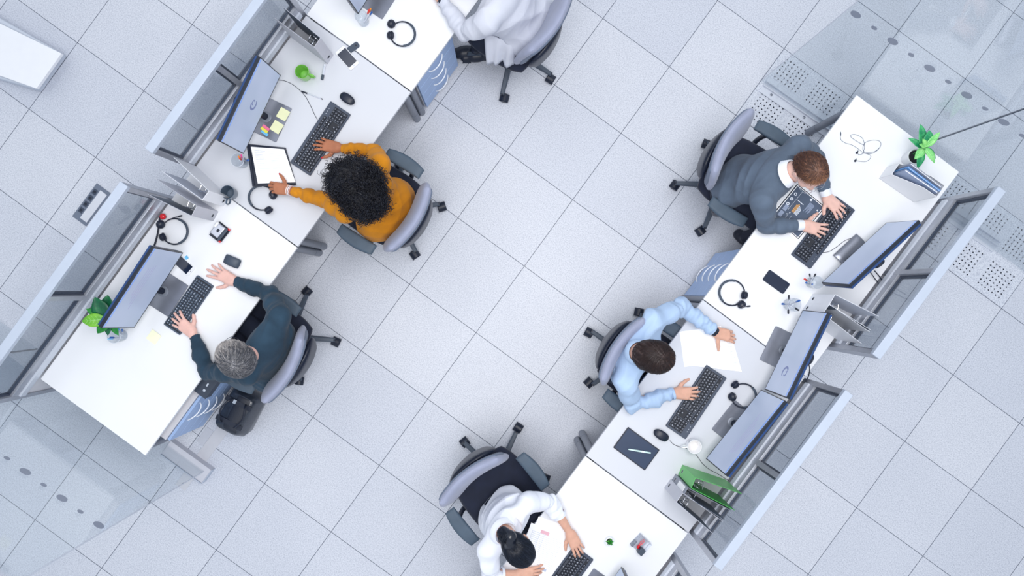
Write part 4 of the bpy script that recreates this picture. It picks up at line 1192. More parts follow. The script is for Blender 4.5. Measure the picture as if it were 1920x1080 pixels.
# spine edge and clip
MB().tube([mixq(Q, 0.03, v) - t.location + Vector((0, 0, 0.009)) for v in (0, 0.25, 0.5, 0.75, 1)], 0.0075, 8).build('spine_roll', M_NAVYP, t)
MB().tube([mixq(Q, u, 0.985) - t.location + Vector((0, 0, 0.008)) for u in (0.05, 0.3, 0.6, 0.97)], 0.0045, 8).build('edge_clip', M_BLACKP, t)
up = Vector((0, 0, 0.0055))
pq = [mixq(Q, 0.10, 0.06) + up, mixq(Q, 0.95, 0.05) + up, mixq(Q, 1.0, 0.93) + up, mixq(Q, 0.13, 0.93) + up]
s2 = sheet('paper_sheet', [p + Vector((0, 0, 0.0)) for p in pq], 0, 0.001, M_PAPER, 'white printed sheets clipped on the black clipboard', 'paper')
lnm = MB()
for k in range(14):
    v = 0.10 + 0.05 * k
    for j in range(2):
        u0 = 0.08 + 0.42 * j; u1 = u0 + 0.22 + 0.12 * random.Random(k * 7 + j).random()
        A_ = mixq(pq, u0, v); B_ = mixq(pq, u1, v)
        lnm.tube([A_ - s2.location + Vector((0, 0, 0.0011)), B_ - s2.location + Vector((0, 0, 0.0011))], 0.0006, 4)
lnm.build('printed_lines', M_PAPERG, s2)

# ------------------------------------------------------------------ dashboard print of the man in grey
dq = [P(1443, 406, DZ + 0.001), P(1494, 343, DZ + 0.001), P(1549, 388, DZ + 0.001), P(1494, 453, DZ + 0.001)]
cen = sum(dq, Vector()) / 4
t = thing('chart_printout', 'dark dashboard printout with charts under the hands of the man in grey sweater', 'printout', (cen.x, cen.y, DZ))
def dpt(u, v, z=0.0): p = mixq(dq, u, v) - cen; return Vector((p.x, p.y, 0.001 + z))
def flat(name, polys, m, z, par, th=0.0004):
    mb = MB()
    for pl in polys:
        n = len(pl); vs = [dpt(u, v, z) for u, v in pl] + [dpt(u, v, z + th) for u, v in pl]
        mb.add(vs, [tuple(range(n)), tuple(range(2 * n - 1, n - 1, -1))] + [(i, n + i, n + (i + 1) % n, (i + 1) % n) for i in range(n)])
    o = mb.build(name, m, par); bm_ = bmesh.new(); bm_.from_mesh(o.data); bmesh.ops.recalc_face_normals(bm_, faces=bm_.faces); bm_.to_mesh(o.data); bm_.free()
    return o
def rc(u0, v0, u1, v1): return [(u0, v0), (u1, v0), (u1, v1), (u0, v1)]
flat('paper', [rc(0, 0, 1, 1)], M_PAPER, 0.0, t)
flat('black_mat', [rc(0.06, 0.02, 0.99, 0.99)], M_BLACKP, 0.0005, t)
flat('white_border', [rc(0.075, 0.05, 0.97, 0.965)], M_PAPER, 0.001, t)
pr = flat('dark_panel', [rc(0.09, 0.07, 0.955, 0.945)], mat('dashboard_navy', (72, 86, 108), rough=0.55, var=0.03), 0.0015, t)
M_DW = mat('chart_white', (232, 238, 248), rough=0.6); M_DO = mat('chart_orange', (240, 178, 90), rough=0.6)
for (u, v) in ((0.50, 0.16), (0.64, 0.16), (0.78, 0.16)):
    mb = MB(); n = 18
    vs = []; 
    for i in range(n):
        a = 2 * PI * i / n
        for rr_ in (0.026, 0.052):
            p = dpt(u, v); vs.append((p.x + rr_ * 0.20 * math.cos(a), p.y + rr_ * 0.20 * math.sin(a), 0.0034))
    mb.add(vs, [(2 * i, 2 * i + 1, 2 * ((i + 1) % n) + 1, 2 * ((i + 1) % n)) for i in range(n)])
    mb.build('ring_chart', M_DW, pr)
for g in range(3):
    flat('table_block', [rc(0.16 + 0.17 * g * 1.0, 0.13 + 0.018 * k, 0.30 + 0.17 * g, 0.142 + 0.018 * k) for k in range(6)] if g < 2 else [rc(0.60 + 0.05 * (k % 3), 0.60 + 0.02 * k, 0.85, 0.608 + 0.02 * k) for k in range(8)], mat('chart_pale_blue', (170, 184, 212), rough=0.6), 0.0021, pr)
for k in range(7):
    v0 = 0.36 + 0.028 * k
    flat('chart_bar', [rc(0.42, v0, 0.66 - 0.02 * abs(k - 2) , v0 + 0.016)], M_DO if k < 3 else M_DW, 0.0021, pr)
flat('divider_lines', [rc(0.40, 0.26, 0.92, 0.266), rc(0.20, 0.34, 0.34, 0.345), rc(0.20, 0.44, 0.36, 0.445), rc(0.70, 0.30, 0.715, 0.50)], M_DW, 0.0021, pr)
flat('small_icons', [rc(0.36, 0.34, 0.385, 0.365), rc(0.30, 0.30, 0.322, 0.322), rc(0.88, 0.55, 0.93, 0.60), rc(0.80, 0.86, 0.83, 0.89), rc(0.30, 0.90, 0.60, 0.915), rc(0.65, 0.90, 0.80, 0.915)], M_DW, 0.0021, pr)

# ------------------------------------------------------------------ loose papers on the right row
def paper(pts, label, z, lines=None, curl=0.0, grp='loose white papers'):
    q = [P(a, b, DZ + z) for a, b in pts]
    o = sheet('paper_sheet', q, 0, 0.0005, M_PAPER, label, 'paper', grp, curl=curl)
    if lines:
        lines(o, q, z)
    return o
def tbl(o, q, z):
    g = MB(); pk = MB()
    def pt(u, v): p = mixq(q, u, v) - o.location; return Vector((p.x, p.y, p.z + 0.0010))
    for k in range(16):
        v = 0.16 + 0.046 * k
        g.tube([pt(0.10, v), pt(0.88, v)], 0.0007, 4)
    for u in (0.10, 0.30, 0.42, 0.88): g.tube([pt(u, 0.16), pt(u, 0.85)], 0.0006, 4)
    g.build('printed_table', M_PAPERG, o)
    a, b, c_, d_ = pt(0.30, 0.07), pt(0.52, 0.07), pt(0.52, 0.15), pt(0.30, 0.15)
    pk.add([a, b, c_, d_], [(0, 1, 2, 3)]); pk.build('pink_printed_field', M_PINKINK, o)
    h = MB(); a, b, c_, d_ = pt(0.55, 0.88), pt(0.80, 0.88), pt(0.80, 0.94), pt(0.55, 0.94); h.add([a, b, c_, d_], [(0, 1, 2, 3)]); h.build('grey_printed_field', M_PAPERG, o)
def marks(o, q, z):
    g = MB()
    def pt(u, v): p = mixq(q, u, v) - o.location; return Vector((p.x, p.y, p.z + 0.0010))
    for k in range(9):
        g.tube([pt(0.88, 0.12 + 0.08 * k), pt(0.94, 0.12 + 0.08 * k)], 0.0008, 4)
    g.tube([pt(0.87, 0.08), pt(0.87, 0.90)], 0.0006, 4)
    g.build('printed_column', M_PAPERG, o)
paper([(1274, 622), (1352, 611), (1366, 677), (1283, 688)], 'white paper lying under the top sheet at the blue shirt desk', 0.0008)
paper([(1285, 622), (1372, 632), (1391, 697), (1301, 686)], 'white printed paper held by the hand with the watch', 0.0022, marks, curl=0.0)
paper([(1010, 968), (1073, 990), (1049, 1061), (985, 1036)], 'white sheet peeping out behind the table printout, bottom desk', 0.0008)
paper([(996, 980), (1067, 1006), (1034, 1083), (969, 1054)], 'white printout with tables and a pink field, bottom desk', 0.0022, tbl)

# ------------------------------------------------------------------ punch and clip holder
c = P(414, 435, DZ); a_ = ang(404, 447, 424, 422)
t = thing('hole_punch', 'small silver hole punch with black lever and red corners', 'hole punch', (c.x, c.y, DZ), a_)
M_SILV = mat('satin_silver', (190, 194, 206), rough=0.28, metal=0.55, var=0.04)
MB().box((0, 0, 0.006), (0.098, 0.088, 0.012)).build('base_plate', M_BLACKP, t, bevel=0.002)
MB().box((0.002, 0.008, 0.028), (0.080, 0.062, 0.030)).build('punch_body', M_SILV, t, bevel=0.005)
MB().rr(0.020, 0.016, 0.002, 0.043, 0.0445, Matrix.Translation((0.004, 0.004, 0))).build('window', M_BLACKP, t)
MB().tube([(0.012, 0.034, 0.046), (0.045, 0.034, 0.046)], 0.010, 12).build('roller', M_WHITE, t)
MB().box((0.0, -0.032, 0.036), (0.094, 0.013, 0.018)).build('lever', M_SLATE, t, bevel=0.003)
for s in (-1, 1): MB().box((s * 0.047, -0.038, 0.020), (0.012, 0.018, 0.016)).build('red_corner', mat('glossy_red', (214, 30, 40), rough=0.2), t, bevel=0.002)
MB().box((-0.052, 0.0, 0.018), (0.004, 0.080, 0.020)).build('side_guide', M_STEELD, t, bevel=0.001)

c = P(1200, 1018, DZ); a_ = ang(1186, 1028, 1204, 1045)
t = thing('clip_holder', 'small clear and slate clip holder near the tiny plant', 'desk organizer', (c.x, c.y, DZ), a_)
M_ACR = glass_mat('clear_acrylic', (0.90, 0.92, 0.95), 1.49)
MB().box((0, 0, 0.003), (0.090, 0.095, 0.006)).build('base', M_SILV, t, bevel=0.001)
MB().box((0.030, -0.030, 0.025), (0.036, 0.040, 0.045)).build('slate_bin', M_SLATE, t, bevel=0.003)
MB().box((-0.038, -0.026, 0.022), (0.016, 0.044, 0.036)).build('grey_bin', M_GREYM, t, bevel=0.003)
for s in ((0, 0.046, 0.090, 0.003), (-0.044, 0.01, 0.003, 0.075), (0.044, 0.015, 0.003, 0.065)):
    MB().box((s[0], s[1], 0.027), (s[2], s[3], 0.048)).build('clear_wall', M_ACR, t)
c2 = c + Matrix.Rotation(a_, 3, 'Z') @ Vector((0.002, -0.002, 0))
t = thing('red_clip', 'red clip lying in the clear clip holder', 'clip', (c2.x, c2.y, DZ + 0.0065), ang(1198, 1022, 1211, 1007))
MB().tube([(-0.032, 0, 0.010), (-0.022, 0, 0.011), (-0.008, 0.002, 0.010)], [0.006, 0.010, 0.005], 10).build('clip_head', mat('glossy_red', (214, 30, 40)), t)
for s in (-1, 1): MB().tube([(-0.012, s * 0.002, 0.009), (0.012, s * 0.007, 0.010), (0.038, s * 0.004, 0.016)], [0.003, 0.003, 0.0018], 8).build('clip_arm', mat('coral_red', (236, 100, 110), rough=0.3), t)

# ------------------------------------------------------------------ plants
def leaf(mb, base, dir_, L_, W_, lift, droop, fold=0.25, n=10):
    """one bent leaf blade with a raised midrib fold"""
    d = Vector((math.cos(dir_), math.sin(dir_), 0)); s = Vector((-d.y, d.x, 0))
    vs = []; fs = []
    for i in range(n + 1):
        u = i / n
        p = Vector(base) + d * (L_ * (u - 0.18 * droop * u * u)) + Vector((0, 0, L_ * (lift * u - droop * u * u)))
        w = W_ / 2 * (math.sin(PI * min(1, u ** 0.78)) ** 0.85 + 0.04 * (1 - u)) * (1 if u < 0.999 else 0.02)
        wav = 0.05 * W_ * math.sin(u * 14)
        vs += [p + s * w + Vector((0, 0, fold * w + wav * 0.4)), p + s * w * 0.5 + Vector((0, 0, fold * w * 0.35)), p, p - s * w * 0.5 + Vector((0, 0, fold * w * 0.35)), p - s * w + Vector((0, 0, fold * w - wav * 0.4))]
    for i in range(n):
        for j in range(4): fs.append((i * 5 + j, (i + 1) * 5 + j, (i + 1) * 5 + j + 1, i * 5 + j + 1))
    mb.add(vs, fs)
def leaf_mat(name, c1, c2, vein):
    m = mat(name, c1, rough=0.38, rgb2=c2, vscale=22, mixlo=0.4, mixhi=0.62, sheen=0.0, spec=0.5)
    return m
def leaf_obj(parent, m, mv, base, dir_, L_, W_, lift, droop, fold=0.25):
    mb = MB(); leaf(mb, base, dir_, L_, W_, lift, droop, fold)
    o = mb.build('leaf', m, parent, sharp=80)
    sd = o.modifiers.new('thickness', 'SOLIDIFY'); sd.thickness = 0.0008
    # midrib and side veins
    d = Vector((math.cos(dir_), math.sin(dir_), 0)); s = Vector((-d.y, d.x, 0)); vb = MB()
    def c_(u): return Vector(base) + d * (L_ * (u - 0.18 * droop * u * u)) + Vector((0, 0, L_ * (lift * u - droop * u * u) + 0.0008))
    vb.tube([c_(u / 8) for u in range(9)], [0.0011 * (1 - u / 10) for u in range(9)], 5)
    for k in range(1, 6):
        u = k / 7; w = W_ / 2 * math.sin(PI * min(1, (u + 0.1) ** 0.78)) ** 0.85
        for sg in (-1, 1):
            vb.tube([c_(u), c_(u + 0.06) + s * sg * w * 0.5 + Vector((0, 0, fold * w * 0.35)), c_(min(1, u + 0.12)) + s * sg * w * 0.82 + Vector((0, 0, fold * w * 0.68))], 0.0005, 4)
    vb.build('leaf_veins', mv, o)
    return o
def pot(t, r, h, m, soil, z_soil=0.85):
    MB().lathe([(0.0, 0.0), (r * 0.70, 0.0), (r * 0.74, 0.004), (r, h), (r - 0.005, h), (r * 0.95 - 0.006, h * z_soil), (0.0, h * z_soil)], 36).build('pot', m, t)
    MB().lathe([(0.0, h * z_soil + 0.004), (r * 0.9 - 0.006, h * z_soil + 0.002), (r * 0.93 - 0.006, h * z_soil - 0.002)], 24).build('soil', soil, t)
M_SOIL = mat('dark_soil', (34, 36, 42), rough=0.9, var=0.3, vscale=160, bump=0.6, bscale=300)
c = P(1700, 299, DZ)
t = thing('potted_plant', 'bright green leafy plant in a white pot, corner of the upper right desk', 'plant', (c.x, c.y, DZ))
pot(t, 0.050, 0.105, M_WHITE, M_SOIL, 0.9)
c = P(1719, 288, DZ + 0.10)
LM = [leaf_mat('leaf_fresh', (108, 200, 112), (150, 222, 140), None), leaf_mat('leaf_mid', (30, 142, 92), (66, 172, 108), None), leaf_mat('leaf_pale', (150, 224, 130), (96, 190, 96), None)]
MV = mat('vein_dark_green', (16, 96, 70), rough=0.5); MVL = mat('vein_pale', (190, 236, 170), rough=0.5)
top = P(1735, 276, 0.99) - Vector((t.location.x, t.location.y, DZ)); cb0 = P(1714, 289, DZ + 0.095) - Vector((t.location.x, t.location.y, DZ))
for k in range(4):
    q = smoothpts([cb0 + Vector((0.006 * math.cos(k * 1.6), 0.006 * math.sin(k * 1.6), -0.01)), (cb0 + top) / 2 + Vector((0.008 * math.cos(k * 1.6), 0.008 * math.sin(k * 1.6), 0)), top + Vector((0.01 * math.cos(k * 1.6), 0.01 * math.sin(k * 1.6), 0))])
    MB().tube(q, 0.0028, 7).build('stem', mat('stem_green', (70, 150, 80), rough=0.5), t)
for (px, py, L_, W_, mi, lf, dr, z) in ((1724, 229, 0.150, 0.052, 1, 0.35, 0.25, 0.97), (1740, 248, 0.110, 0.056, 1, 0.7, 0.5, 0.99), (1704, 257, 0.110, 0.038, 1, 0.30, 0.35, 0.97), (1757, 251, 0.115, 0.040, 0, 0.5, 0.25, 1.0),
                                      (1761, 296, 0.115, 0.046, 1, 0.10, 0.30, 0.97), (1755, 300, 0.125, 0.042, 0, 0.15, 0.35, 0.99), (1726, 311, 0.130, 0.048, 1, 0.15, 0.35, 0.96), (1718, 297, 0.090, 0.050, 0, 0.25, 0.35, 0.98),
                                      (1731, 268, 0.060, 0.030, 2, 0.9, 0.4, 1.0), (1745, 268, 0.060, 0.026, 2, 0.9, 0.3, 1.0), (1722, 272, 0.055, 0.028, 2, 0.8, 0.4, 1.0)):
    q = P(px, py, z) - Vector((t.location.x, t.location.y, DZ)); dd = math.atan2(q.y - top.y, q.x - top.x)
    leaf_obj(t, LM[mi], MV if mi == 1 else MVL, (top.x, top.y, top.z - (1.0 - z) * 1.0), dd, L_, W_, lf, dr)

c = P(222, 601, DZ)
t = thing('potted_plant', 'dark green glossy leaved plant behind the lower left monitor', 'plant', (c.x, c.y, DZ))
pot(t, 0.045, 0.095, mat('white_ceramic', (238, 240, 245), rough=0.3), M_SOIL, 0.9)
LG = [leaf_mat('leaf_lime', (96, 170, 50), (126, 196, 60), None), leaf_mat('leaf_deep', (14, 84, 56), (26, 110, 66), None), leaf_mat('leaf_green', (28, 130, 50), (52, 150, 58), None)]
top = P(206, 598, 0.93) - Vector((c.x, c.y, DZ))
for k in range(5):
    a = k * 1.25
    q = smoothpts([Vector((0.01 * math.cos(a), 0.01 * math.sin(a), 0.08)), Vector((top.x * 0.5, top.y * 0.5, 0.14)), top + Vector((0.01 * math.cos(a), 0.01 * math.sin(a), 0))])
    MB().tube(q, 0.003, 7).build('stem', mat('stem_dark', (40, 110, 60), rough=0.5), t)
for (px, py, L_, W_, mi, lf, dr, z) in ((157, 602, 0.145, 0.080, 0, 0.35, 0.25, 0.98), (186, 563, 0.150, 0.100, 1, 0.45, 0.20, 0.96), (206, 566, 0.150, 0.105, 1, 0.35, 0.15, 0.94), (166, 580, 0.145, 0.055, 2, 0.30, 0.20, 0.95),
                                      (178, 627, 0.130, 0.066, 2, 0.10, 0.25, 0.93), (199, 628, 0.110, 0.050, 1, 0.05, 0.25, 0.93), (219, 632, 0.115, 0.048, 2, 0.05, 0.30, 0.92)):
    q = P(px, py, z) - Vector((c.x, c.y, DZ)); dd = math.atan2(q.y - top.y, q.x - top.x)
    leaf_obj(t, LG[mi], MV if mi else MVL, (top.x, top.y, top.z + (z - 0.93) * 0.8), dd, L_, W_, lf, dr)

c = P(1141, 1011, DZ)
t = thing('small_succulent', 'tiny spiky green plant in a white pot, bottom desk', 'plant', (c.x, c.y, DZ))
pot(t, 0.026, 0.045, M_WHITE, M_SOIL, 0.9)
rnd = random.Random(4)
for k in range(34):
    a = rnd.random() * 2 * PI; el = rnd.uniform(0.15, 1.3); L_ = rnd.uniform(0.022, 0.034)
    d = Vector((math.cos(a) * math.cos(el), math.sin(a) * math.cos(el), math.sin(el)))
    b0 = Vector((0.002, -0.003, 0.042))
    MB().tube([b0 + d * 0.003, b0 + d * L_ * 0.5 + Vector((0, 0, 0.001)), b0 + d * L_], [0.0026, 0.0022, 0.0003], 6).build('spiky_leaf', LG[2] if k % 3 else leaf_mat('leaf_bright', (84, 168, 66), (110, 190, 80), None), t)

# ------------------------------------------------------------------ black bag on the floor by the lower left chair
c = P(462, 764, 0.0)
t = thing('black_handbag', 'black leather bag standing on the floor between the lower left chair and blue pedestal', 'bag', (c.x, c.y, 0), R(63))
M_LEATH = mat('black_leather', (40, 48, 62), rough=0.32, var=0.2, vscale=30, bump=0.5, bscale=90, coat=0.3)
def bagf(u, v): return (u * 0.150 * (1 - 0.05 * v * v), v * 0.055 * (1 + 0.2 * (1 - u * u)), 0.12)
bb = MB()
vs = []; fs = []; n = 24; lv = [(0.0, 0.92), (0.02, 1.0), (0.12, 1.04), (0.20, 0.96), (0.235, 0.86), (0.24, 0.80)]
for z, s_ in lv:
    for (x, y) in rrect(0.32 * s_, 0.235 * (s_ if z < 0.2 else s_ * 0.85), 0.045 * s_, 5): vs.append((x, y + 0.006 * math.sin(x * 40) * (z > 0.1), z))
n = len(rrect(1, 1, 0.1, 5))
for i in range(len(lv) - 1):
    for j in range(n): fs.append((i * n + j, i * n + (j + 1) % n, (i + 1) * n + (j + 1) % n, (i + 1) * n + j))
fs += [tuple(range(n - 1, -1, -1)), tuple((len(lv) - 1) * n + j for j in range(n))]
bb.add(vs, fs); bb.build('bag_body', M_LEATH, t, sharp=60)
def flapf(u, v): return (u * 0.125, -0.02 + v * 0.055, 0.243 - 0.008 * v * v)
MB().pillow(flapf, 0.010, 12, 10, 6).build('top_flap', mat('black_leather_matt', (30, 36, 50), rough=0.5, bump=0.4, bscale=120), t)
for s in (-1, 1):
    q = smoothpts([(-0.09, s * 0.045, 0.235), (-0.075, s * 0.060, 0.275), (0.0, s * 0.085, 0.285), (0.075, s * 0.060, 0.275), (0.09, s * 0.045, 0.235)])
    MB().tube(q, 0.006, 10).build('handle', M_BLACKP, t)
for s in (-1, 1): MB().tube([(s * 0.152, -0.03, 0.16), (s * 0.156, 0.0, 0.175), (s * 0.152, 0.03, 0.16)], 0.004, 8).build('side_ring', M_CHROME, t)
for q_ in (-0.075, 0.075): MB().box((q_, 0.0, 0.244), (0.035, 0.20, 0.008)).build('strap', M_BLACKP, t, bevel=0.002)
MB().box((0.075, 0.03, 0.250), (0.030, 0.022, 0.004)).build('buckle', M_CHROME, t, bevel=0.001)

# ================================================================== people
def vnorm(v): v = np.asarray(v, float); return v / (np.linalg.norm(v) + 1e-12)

class SDF:
    """smooth union of tapering rods, flattened rods and ellipsoids"""
    def __init__(s): s.pr = []
    def cone(s, a, b, ra, rb, k=0.02):
        s.pr.append(('c', np.array(a, float), np.array(b, float), ra, rb, k)); return s
    def chain(s, pts, rs, k=0.02):
        for i in range(len(pts) - 1): s.cone(pts[i], pts[i + 1], rs[i], rs[i + 1], k)
        return s
    def flat(s, a, b, ra, rb, n, q, k=0.03):
        s.pr.append(('f', np.array(a, float), np.array(b, float), ra, rb, k, vnorm(n), q)); return s
    def ell(s, c, r, axes, k=0.02):
        s.pr.append(('e', np.array(c, float), np.array(r, float), np.array(axes, float), 0, k)); return s
    def bounds(s):
        lo = np.full(3, 1e9); hi = -lo
        for p in s.pr:
            if p[0] in 'cf':
                for c, r in ((p[1], p[3]), (p[2], p[4])): lo = np.minimum(lo, c - r); hi = np.maximum(hi, c + r)
            else:
                r = p[2].max(); lo = np.minimum(lo, p[1] - r); hi = np.maximum(hi, p[1] + r)
        return lo - 0.02, hi + 0.02
    def ev(s, X):
        d = None
        for p in s.pr:
            if p[0] == 'c':
                a, b, ra, rb = p[1:5]; ab = b - a; L2 = ab @ ab + 1e-12
                w = X - a; t = np.clip(w @ ab / L2, 0, 1)
                di = np.sqrt(((w - t[:, None] * ab) ** 2).sum(1)) - (ra + (rb - ra) * t)
            elif p[0] == 'f':
                a, b, ra, rb = p[1:5]; n, q = p[6], p[7]; ab = b - a; L2 = ab @ ab + 1e-12
                w = X - a; t = np.clip(w @ ab / L2, 0, 1); e = w - t[:, None] * ab
                en = e @ n; e = e + (en * (1 / q - 1))[:, None] * n
                di = (np.sqrt((e ** 2).sum(1)) - (ra + (rb - ra) * t)) * (0.55 + 0.45 * q)
            else:
                w = (X - p[1]) @ p[3].T; r = p[2]
                k0 = np.sqrt(((w / r) ** 2).sum(1)); k1 = np.sqrt(((w / (r * r)) ** 2).sum(1)) + 1e-9
                di = k0 * (k0 - 1) / k1
            if d is None: d = di
            else:
                k = p[5]; h = np.clip(0.5 + 0.5 * (d - di) / k, 0, 1)
                d = d + (di - d) * h - k * h * (1 - h)
        return d

def mesh_sdf(fn, lo, hi, vox):
    """surface nets on a sparsely evaluated grid; fn maps Nx3 points to distances"""
    B = 8
    nb = np.ceil((hi - lo) / (vox * B)).astype(int) + 1
    n = nb * B
    D = np.empty(n, np.float32)
    bi = np.stack(np.meshgrid(*[np.arange(k) for k in nb], indexing='ij'), -1).reshape(-1, 3)
    cen = lo + (bi * B + B / 2) * vox
    dc = np.concatenate([fn(c) for c in np.array_split(cen, max(1, len(cen) // 60000))])
    act = np.abs(dc) < vox * B * 0.87 * 1.5 + 0.012
    Db = D.reshape(nb[0], B, nb[1], B, nb[2], B)
    sg = np.where(dc > 0, 1.0, -1.0).reshape(nb)
    Db[:] = sg[:, None, :, None, :, None]
    off = np.stack(np.meshgrid(*[np.arange(B)] * 3, indexing='ij'), -1).reshape(-1, 3)
    ab = bi[act]
    for ch in np.array_split(ab, max(1, len(ab) // 500)):
        if len(ch) == 0: continue
        idx = (ch[:, None, :] * B + off[None]).reshape(-1, 3)
        v = fn(lo + idx * vox)
        D[idx[:, 0], idx[:, 1], idx[:, 2]] = v
    S = D < 0
    c = [S[i:n[0] - 1 + i, j:n[1] - 1 + j, k:n[2] - 1 + k] for i in (0, 1) for j in (0, 1) for k in (0, 1)]
    anyv = c[0].copy(); allv = c[0].copy()
    for q in c[1:]: anyv |= q; allv &= q
    cells = np.argwhere(anyv & ~allv)
    vid = -np.ones(tuple(n - 1), np.int32)
    vid[cells[:, 0], cells[:, 1], cells[:, 2]] = np.arange(len(cells))
    acc = np.zeros((len(cells), 3)); cnt = np.zeros(len(cells))
    cor = [np.array(x) for x in ((0, 0, 0), (0, 0, 1), (0, 1, 0), (0, 1, 1), (1, 0, 0), (1, 0, 1), (1, 1, 0), (1, 1, 1))]
    val = [D[cells[:, 0] + o[0], cells[:, 1] + o[1], cells[:, 2] + o[2]].astype(float) for o in cor]
    for a in range(8):
        for b in range(a + 1, 8):
            if np.abs(cor[a] - cor[b]).sum() != 1: continue
            m = (val[a] < 0) != (val[b] < 0)
            t = np.where(m, val[a] / (val[a] - val[b] + 1e-12), 0)
            acc += np.where(m[:, None], cor[a] + (cor[b] - cor[a]) * t[:, None], 0); cnt += m
    V = lo + (cells + acc / cnt[:, None]) * vox
    F_ = []
    for ax in range(3):
        o1, o2 = [(1, 2), (2, 0), (0, 1)][ax]
        sl0 = [slice(0, None)] * 3; sl1 = [slice(0, None)] * 3
        sl0[ax] = slice(0, -1); sl1[ax] = slice(1, None)
        cr = np.argwhere(S[tuple(sl0)] != S[tuple(sl1)])
        cr = cr[(cr[:, o1] > 0) & (cr[:, o2] > 0) & (cr[:, o1] < n[o1] - 1) & (cr[:, o2] < n[o2] - 1)]
        ins = S[cr[:, 0], cr[:, 1], cr[:, 2]]
        q = []
        for (d1, d2) in ((0, 0), (1, 0), (1, 1), (0, 1)):
            cc__ = cr.copy(); cc__[:, o1] -= d1; cc__[:, o2] -= d2
            q.append(vid[cc__[:, 0], cc__[:, 1], cc__[:, 2]])
        q = np.stack(q, 1); q[~ins] = q[~ins][:, ::-1]
        F_.append(q)
    F_ = np.concatenate(F_); F_ = F_[(F_ >= 0).all(1)]
    return V, F_

def relax(V, F_, it=1, lam=0.5):
    for _ in range(it):
        A = np.zeros_like(V); c = np.zeros(len(V))
        for a, b in ((0, 1), (1, 2), (2, 3), (3, 0)):
            np.add.at(A, F_[:, a], V[F_[:, b]]); np.add.at(c, F_[:, a], 1)
            np.add.at(A, F_[:, b], V[F_[:, a]]); np.add.at(c, F_[:, b], 1)
        V = V + lam * (A / np.maximum(c, 1)[:, None] - V)
    return V

def vnormals(V, F_):
    n = np.cross(V[F_[:, 2]] - V[F_[:, 0]], V[F_[:, 3]] - V[F_[:, 1]])
    N_ = np.zeros_like(V)
    for k in range(4): np.add.at(N_, F_[:, k], n)
    return N_ / (np.linalg.norm(N_, axis=1)[:, None] + 1e-12)

def np_obj(name, V, F_, m, parent, origin=None, matidx=None):
    me = bpy.data.meshes.new(name)
    o_ = np.array(origin if origin is not None else (0, 0, 0), float)
    V = (V - o_).astype(np.float32)
    me.vertices.add(len(V)); me.vertices.foreach_set('co', V.ravel())
    me.loops.add(F_.size); me.loops.foreach_set('vertex_index', F_.astype(np.int32).ravel())
    k = F_.shape[1]
    me.polygons.add(len(F_)); me.polygons.foreach_set('loop_start', np.arange(0, F_.size, k, dtype=np.int32))
    me.polygons.foreach_set('loop_total', np.full(len(F_), k, np.int32))
    me.polygons.foreach_set('use_smooth', np.ones(len(F_), bool))
    for x in (m if isinstance(m, (list, tuple)) else [m]): me.materials.append(x)
    if matidx is not None: me.polygons.foreach_set('material_index', matidx.astype(np.int32))
    me.update(calc_edges=True); me.validate()
    o = bpy.data.objects.new(name, me); COL.objects.link(o); o.parent = parent
    return o

def wrinkle(V, N_, amp, f, seed, stretch=None):
    """soft cloth folds: ridged, warped waves pushed along the normals"""
    rs = np.random.RandomState(seed)
    ph = rs.rand(12) * 6.28
    W = V.copy()
    W = W + 0.03 * np.stack([np.sin(V[:, 1] * 17 + ph[0]) + np.sin(V[:, 2] * 23 + ph[1]), np.sin(V[:, 0] * 19 + ph[2]) + np.sin(V[:, 2] * 15 + ph[3]), np.sin(V[:, 0] * 21 + ph[4]) + np.sin(V[:, 1] * 16 + ph[5])], 1)
    h = np.zeros(len(V))
    for k in range(3):
        d = rs.randn(3); d /= np.linalg.norm(d)
        w = 1 - 2 * np.abs(np.sin(W @ d * f * (0.8 + 0.5 * k) + ph[6 + k]))
        h += w * (0.6 ** k)
    msk = 0.5 + 0.5 * np.sin(V @ rs.randn(3) * 9 + ph[9])
    return V + N_ * (h * amp * (0.35 + 0.65 * msk))[:, None]

def arm_rings(V, N_, a, b, reach, amp, f):
    """folds that run across a sleeve between a and b"""
    a, b = np.array(a), np.array(b); ab = b - a; L = np.linalg.norm(ab); u = ab / L
    w = V - a; t = w @ u; e = np.linalg.norm(w - t[:, None] * u, axis=1)
    m = np.clip(1 - (e - 0.03) / reach, 0, 1) * np.clip(t / 0.05, 0, 1) * np.clip((L - t) / 0.03, 0, 1)
    ph = np.arctan2((w @ np.array([0, 0, 1])), w @ np.cross(u, [0, 0, 1]))
    h = np.sin(t * f + 1.1 * np.sin(ph * 1.0 + 0.7)) + 0.4 * np.sin(t * f * 1.9 + 2 + ph)
    return V + N_ * (h * amp * m)[:, None]

def A3(v): return np.array([v[0], v[1], v[2]], float)

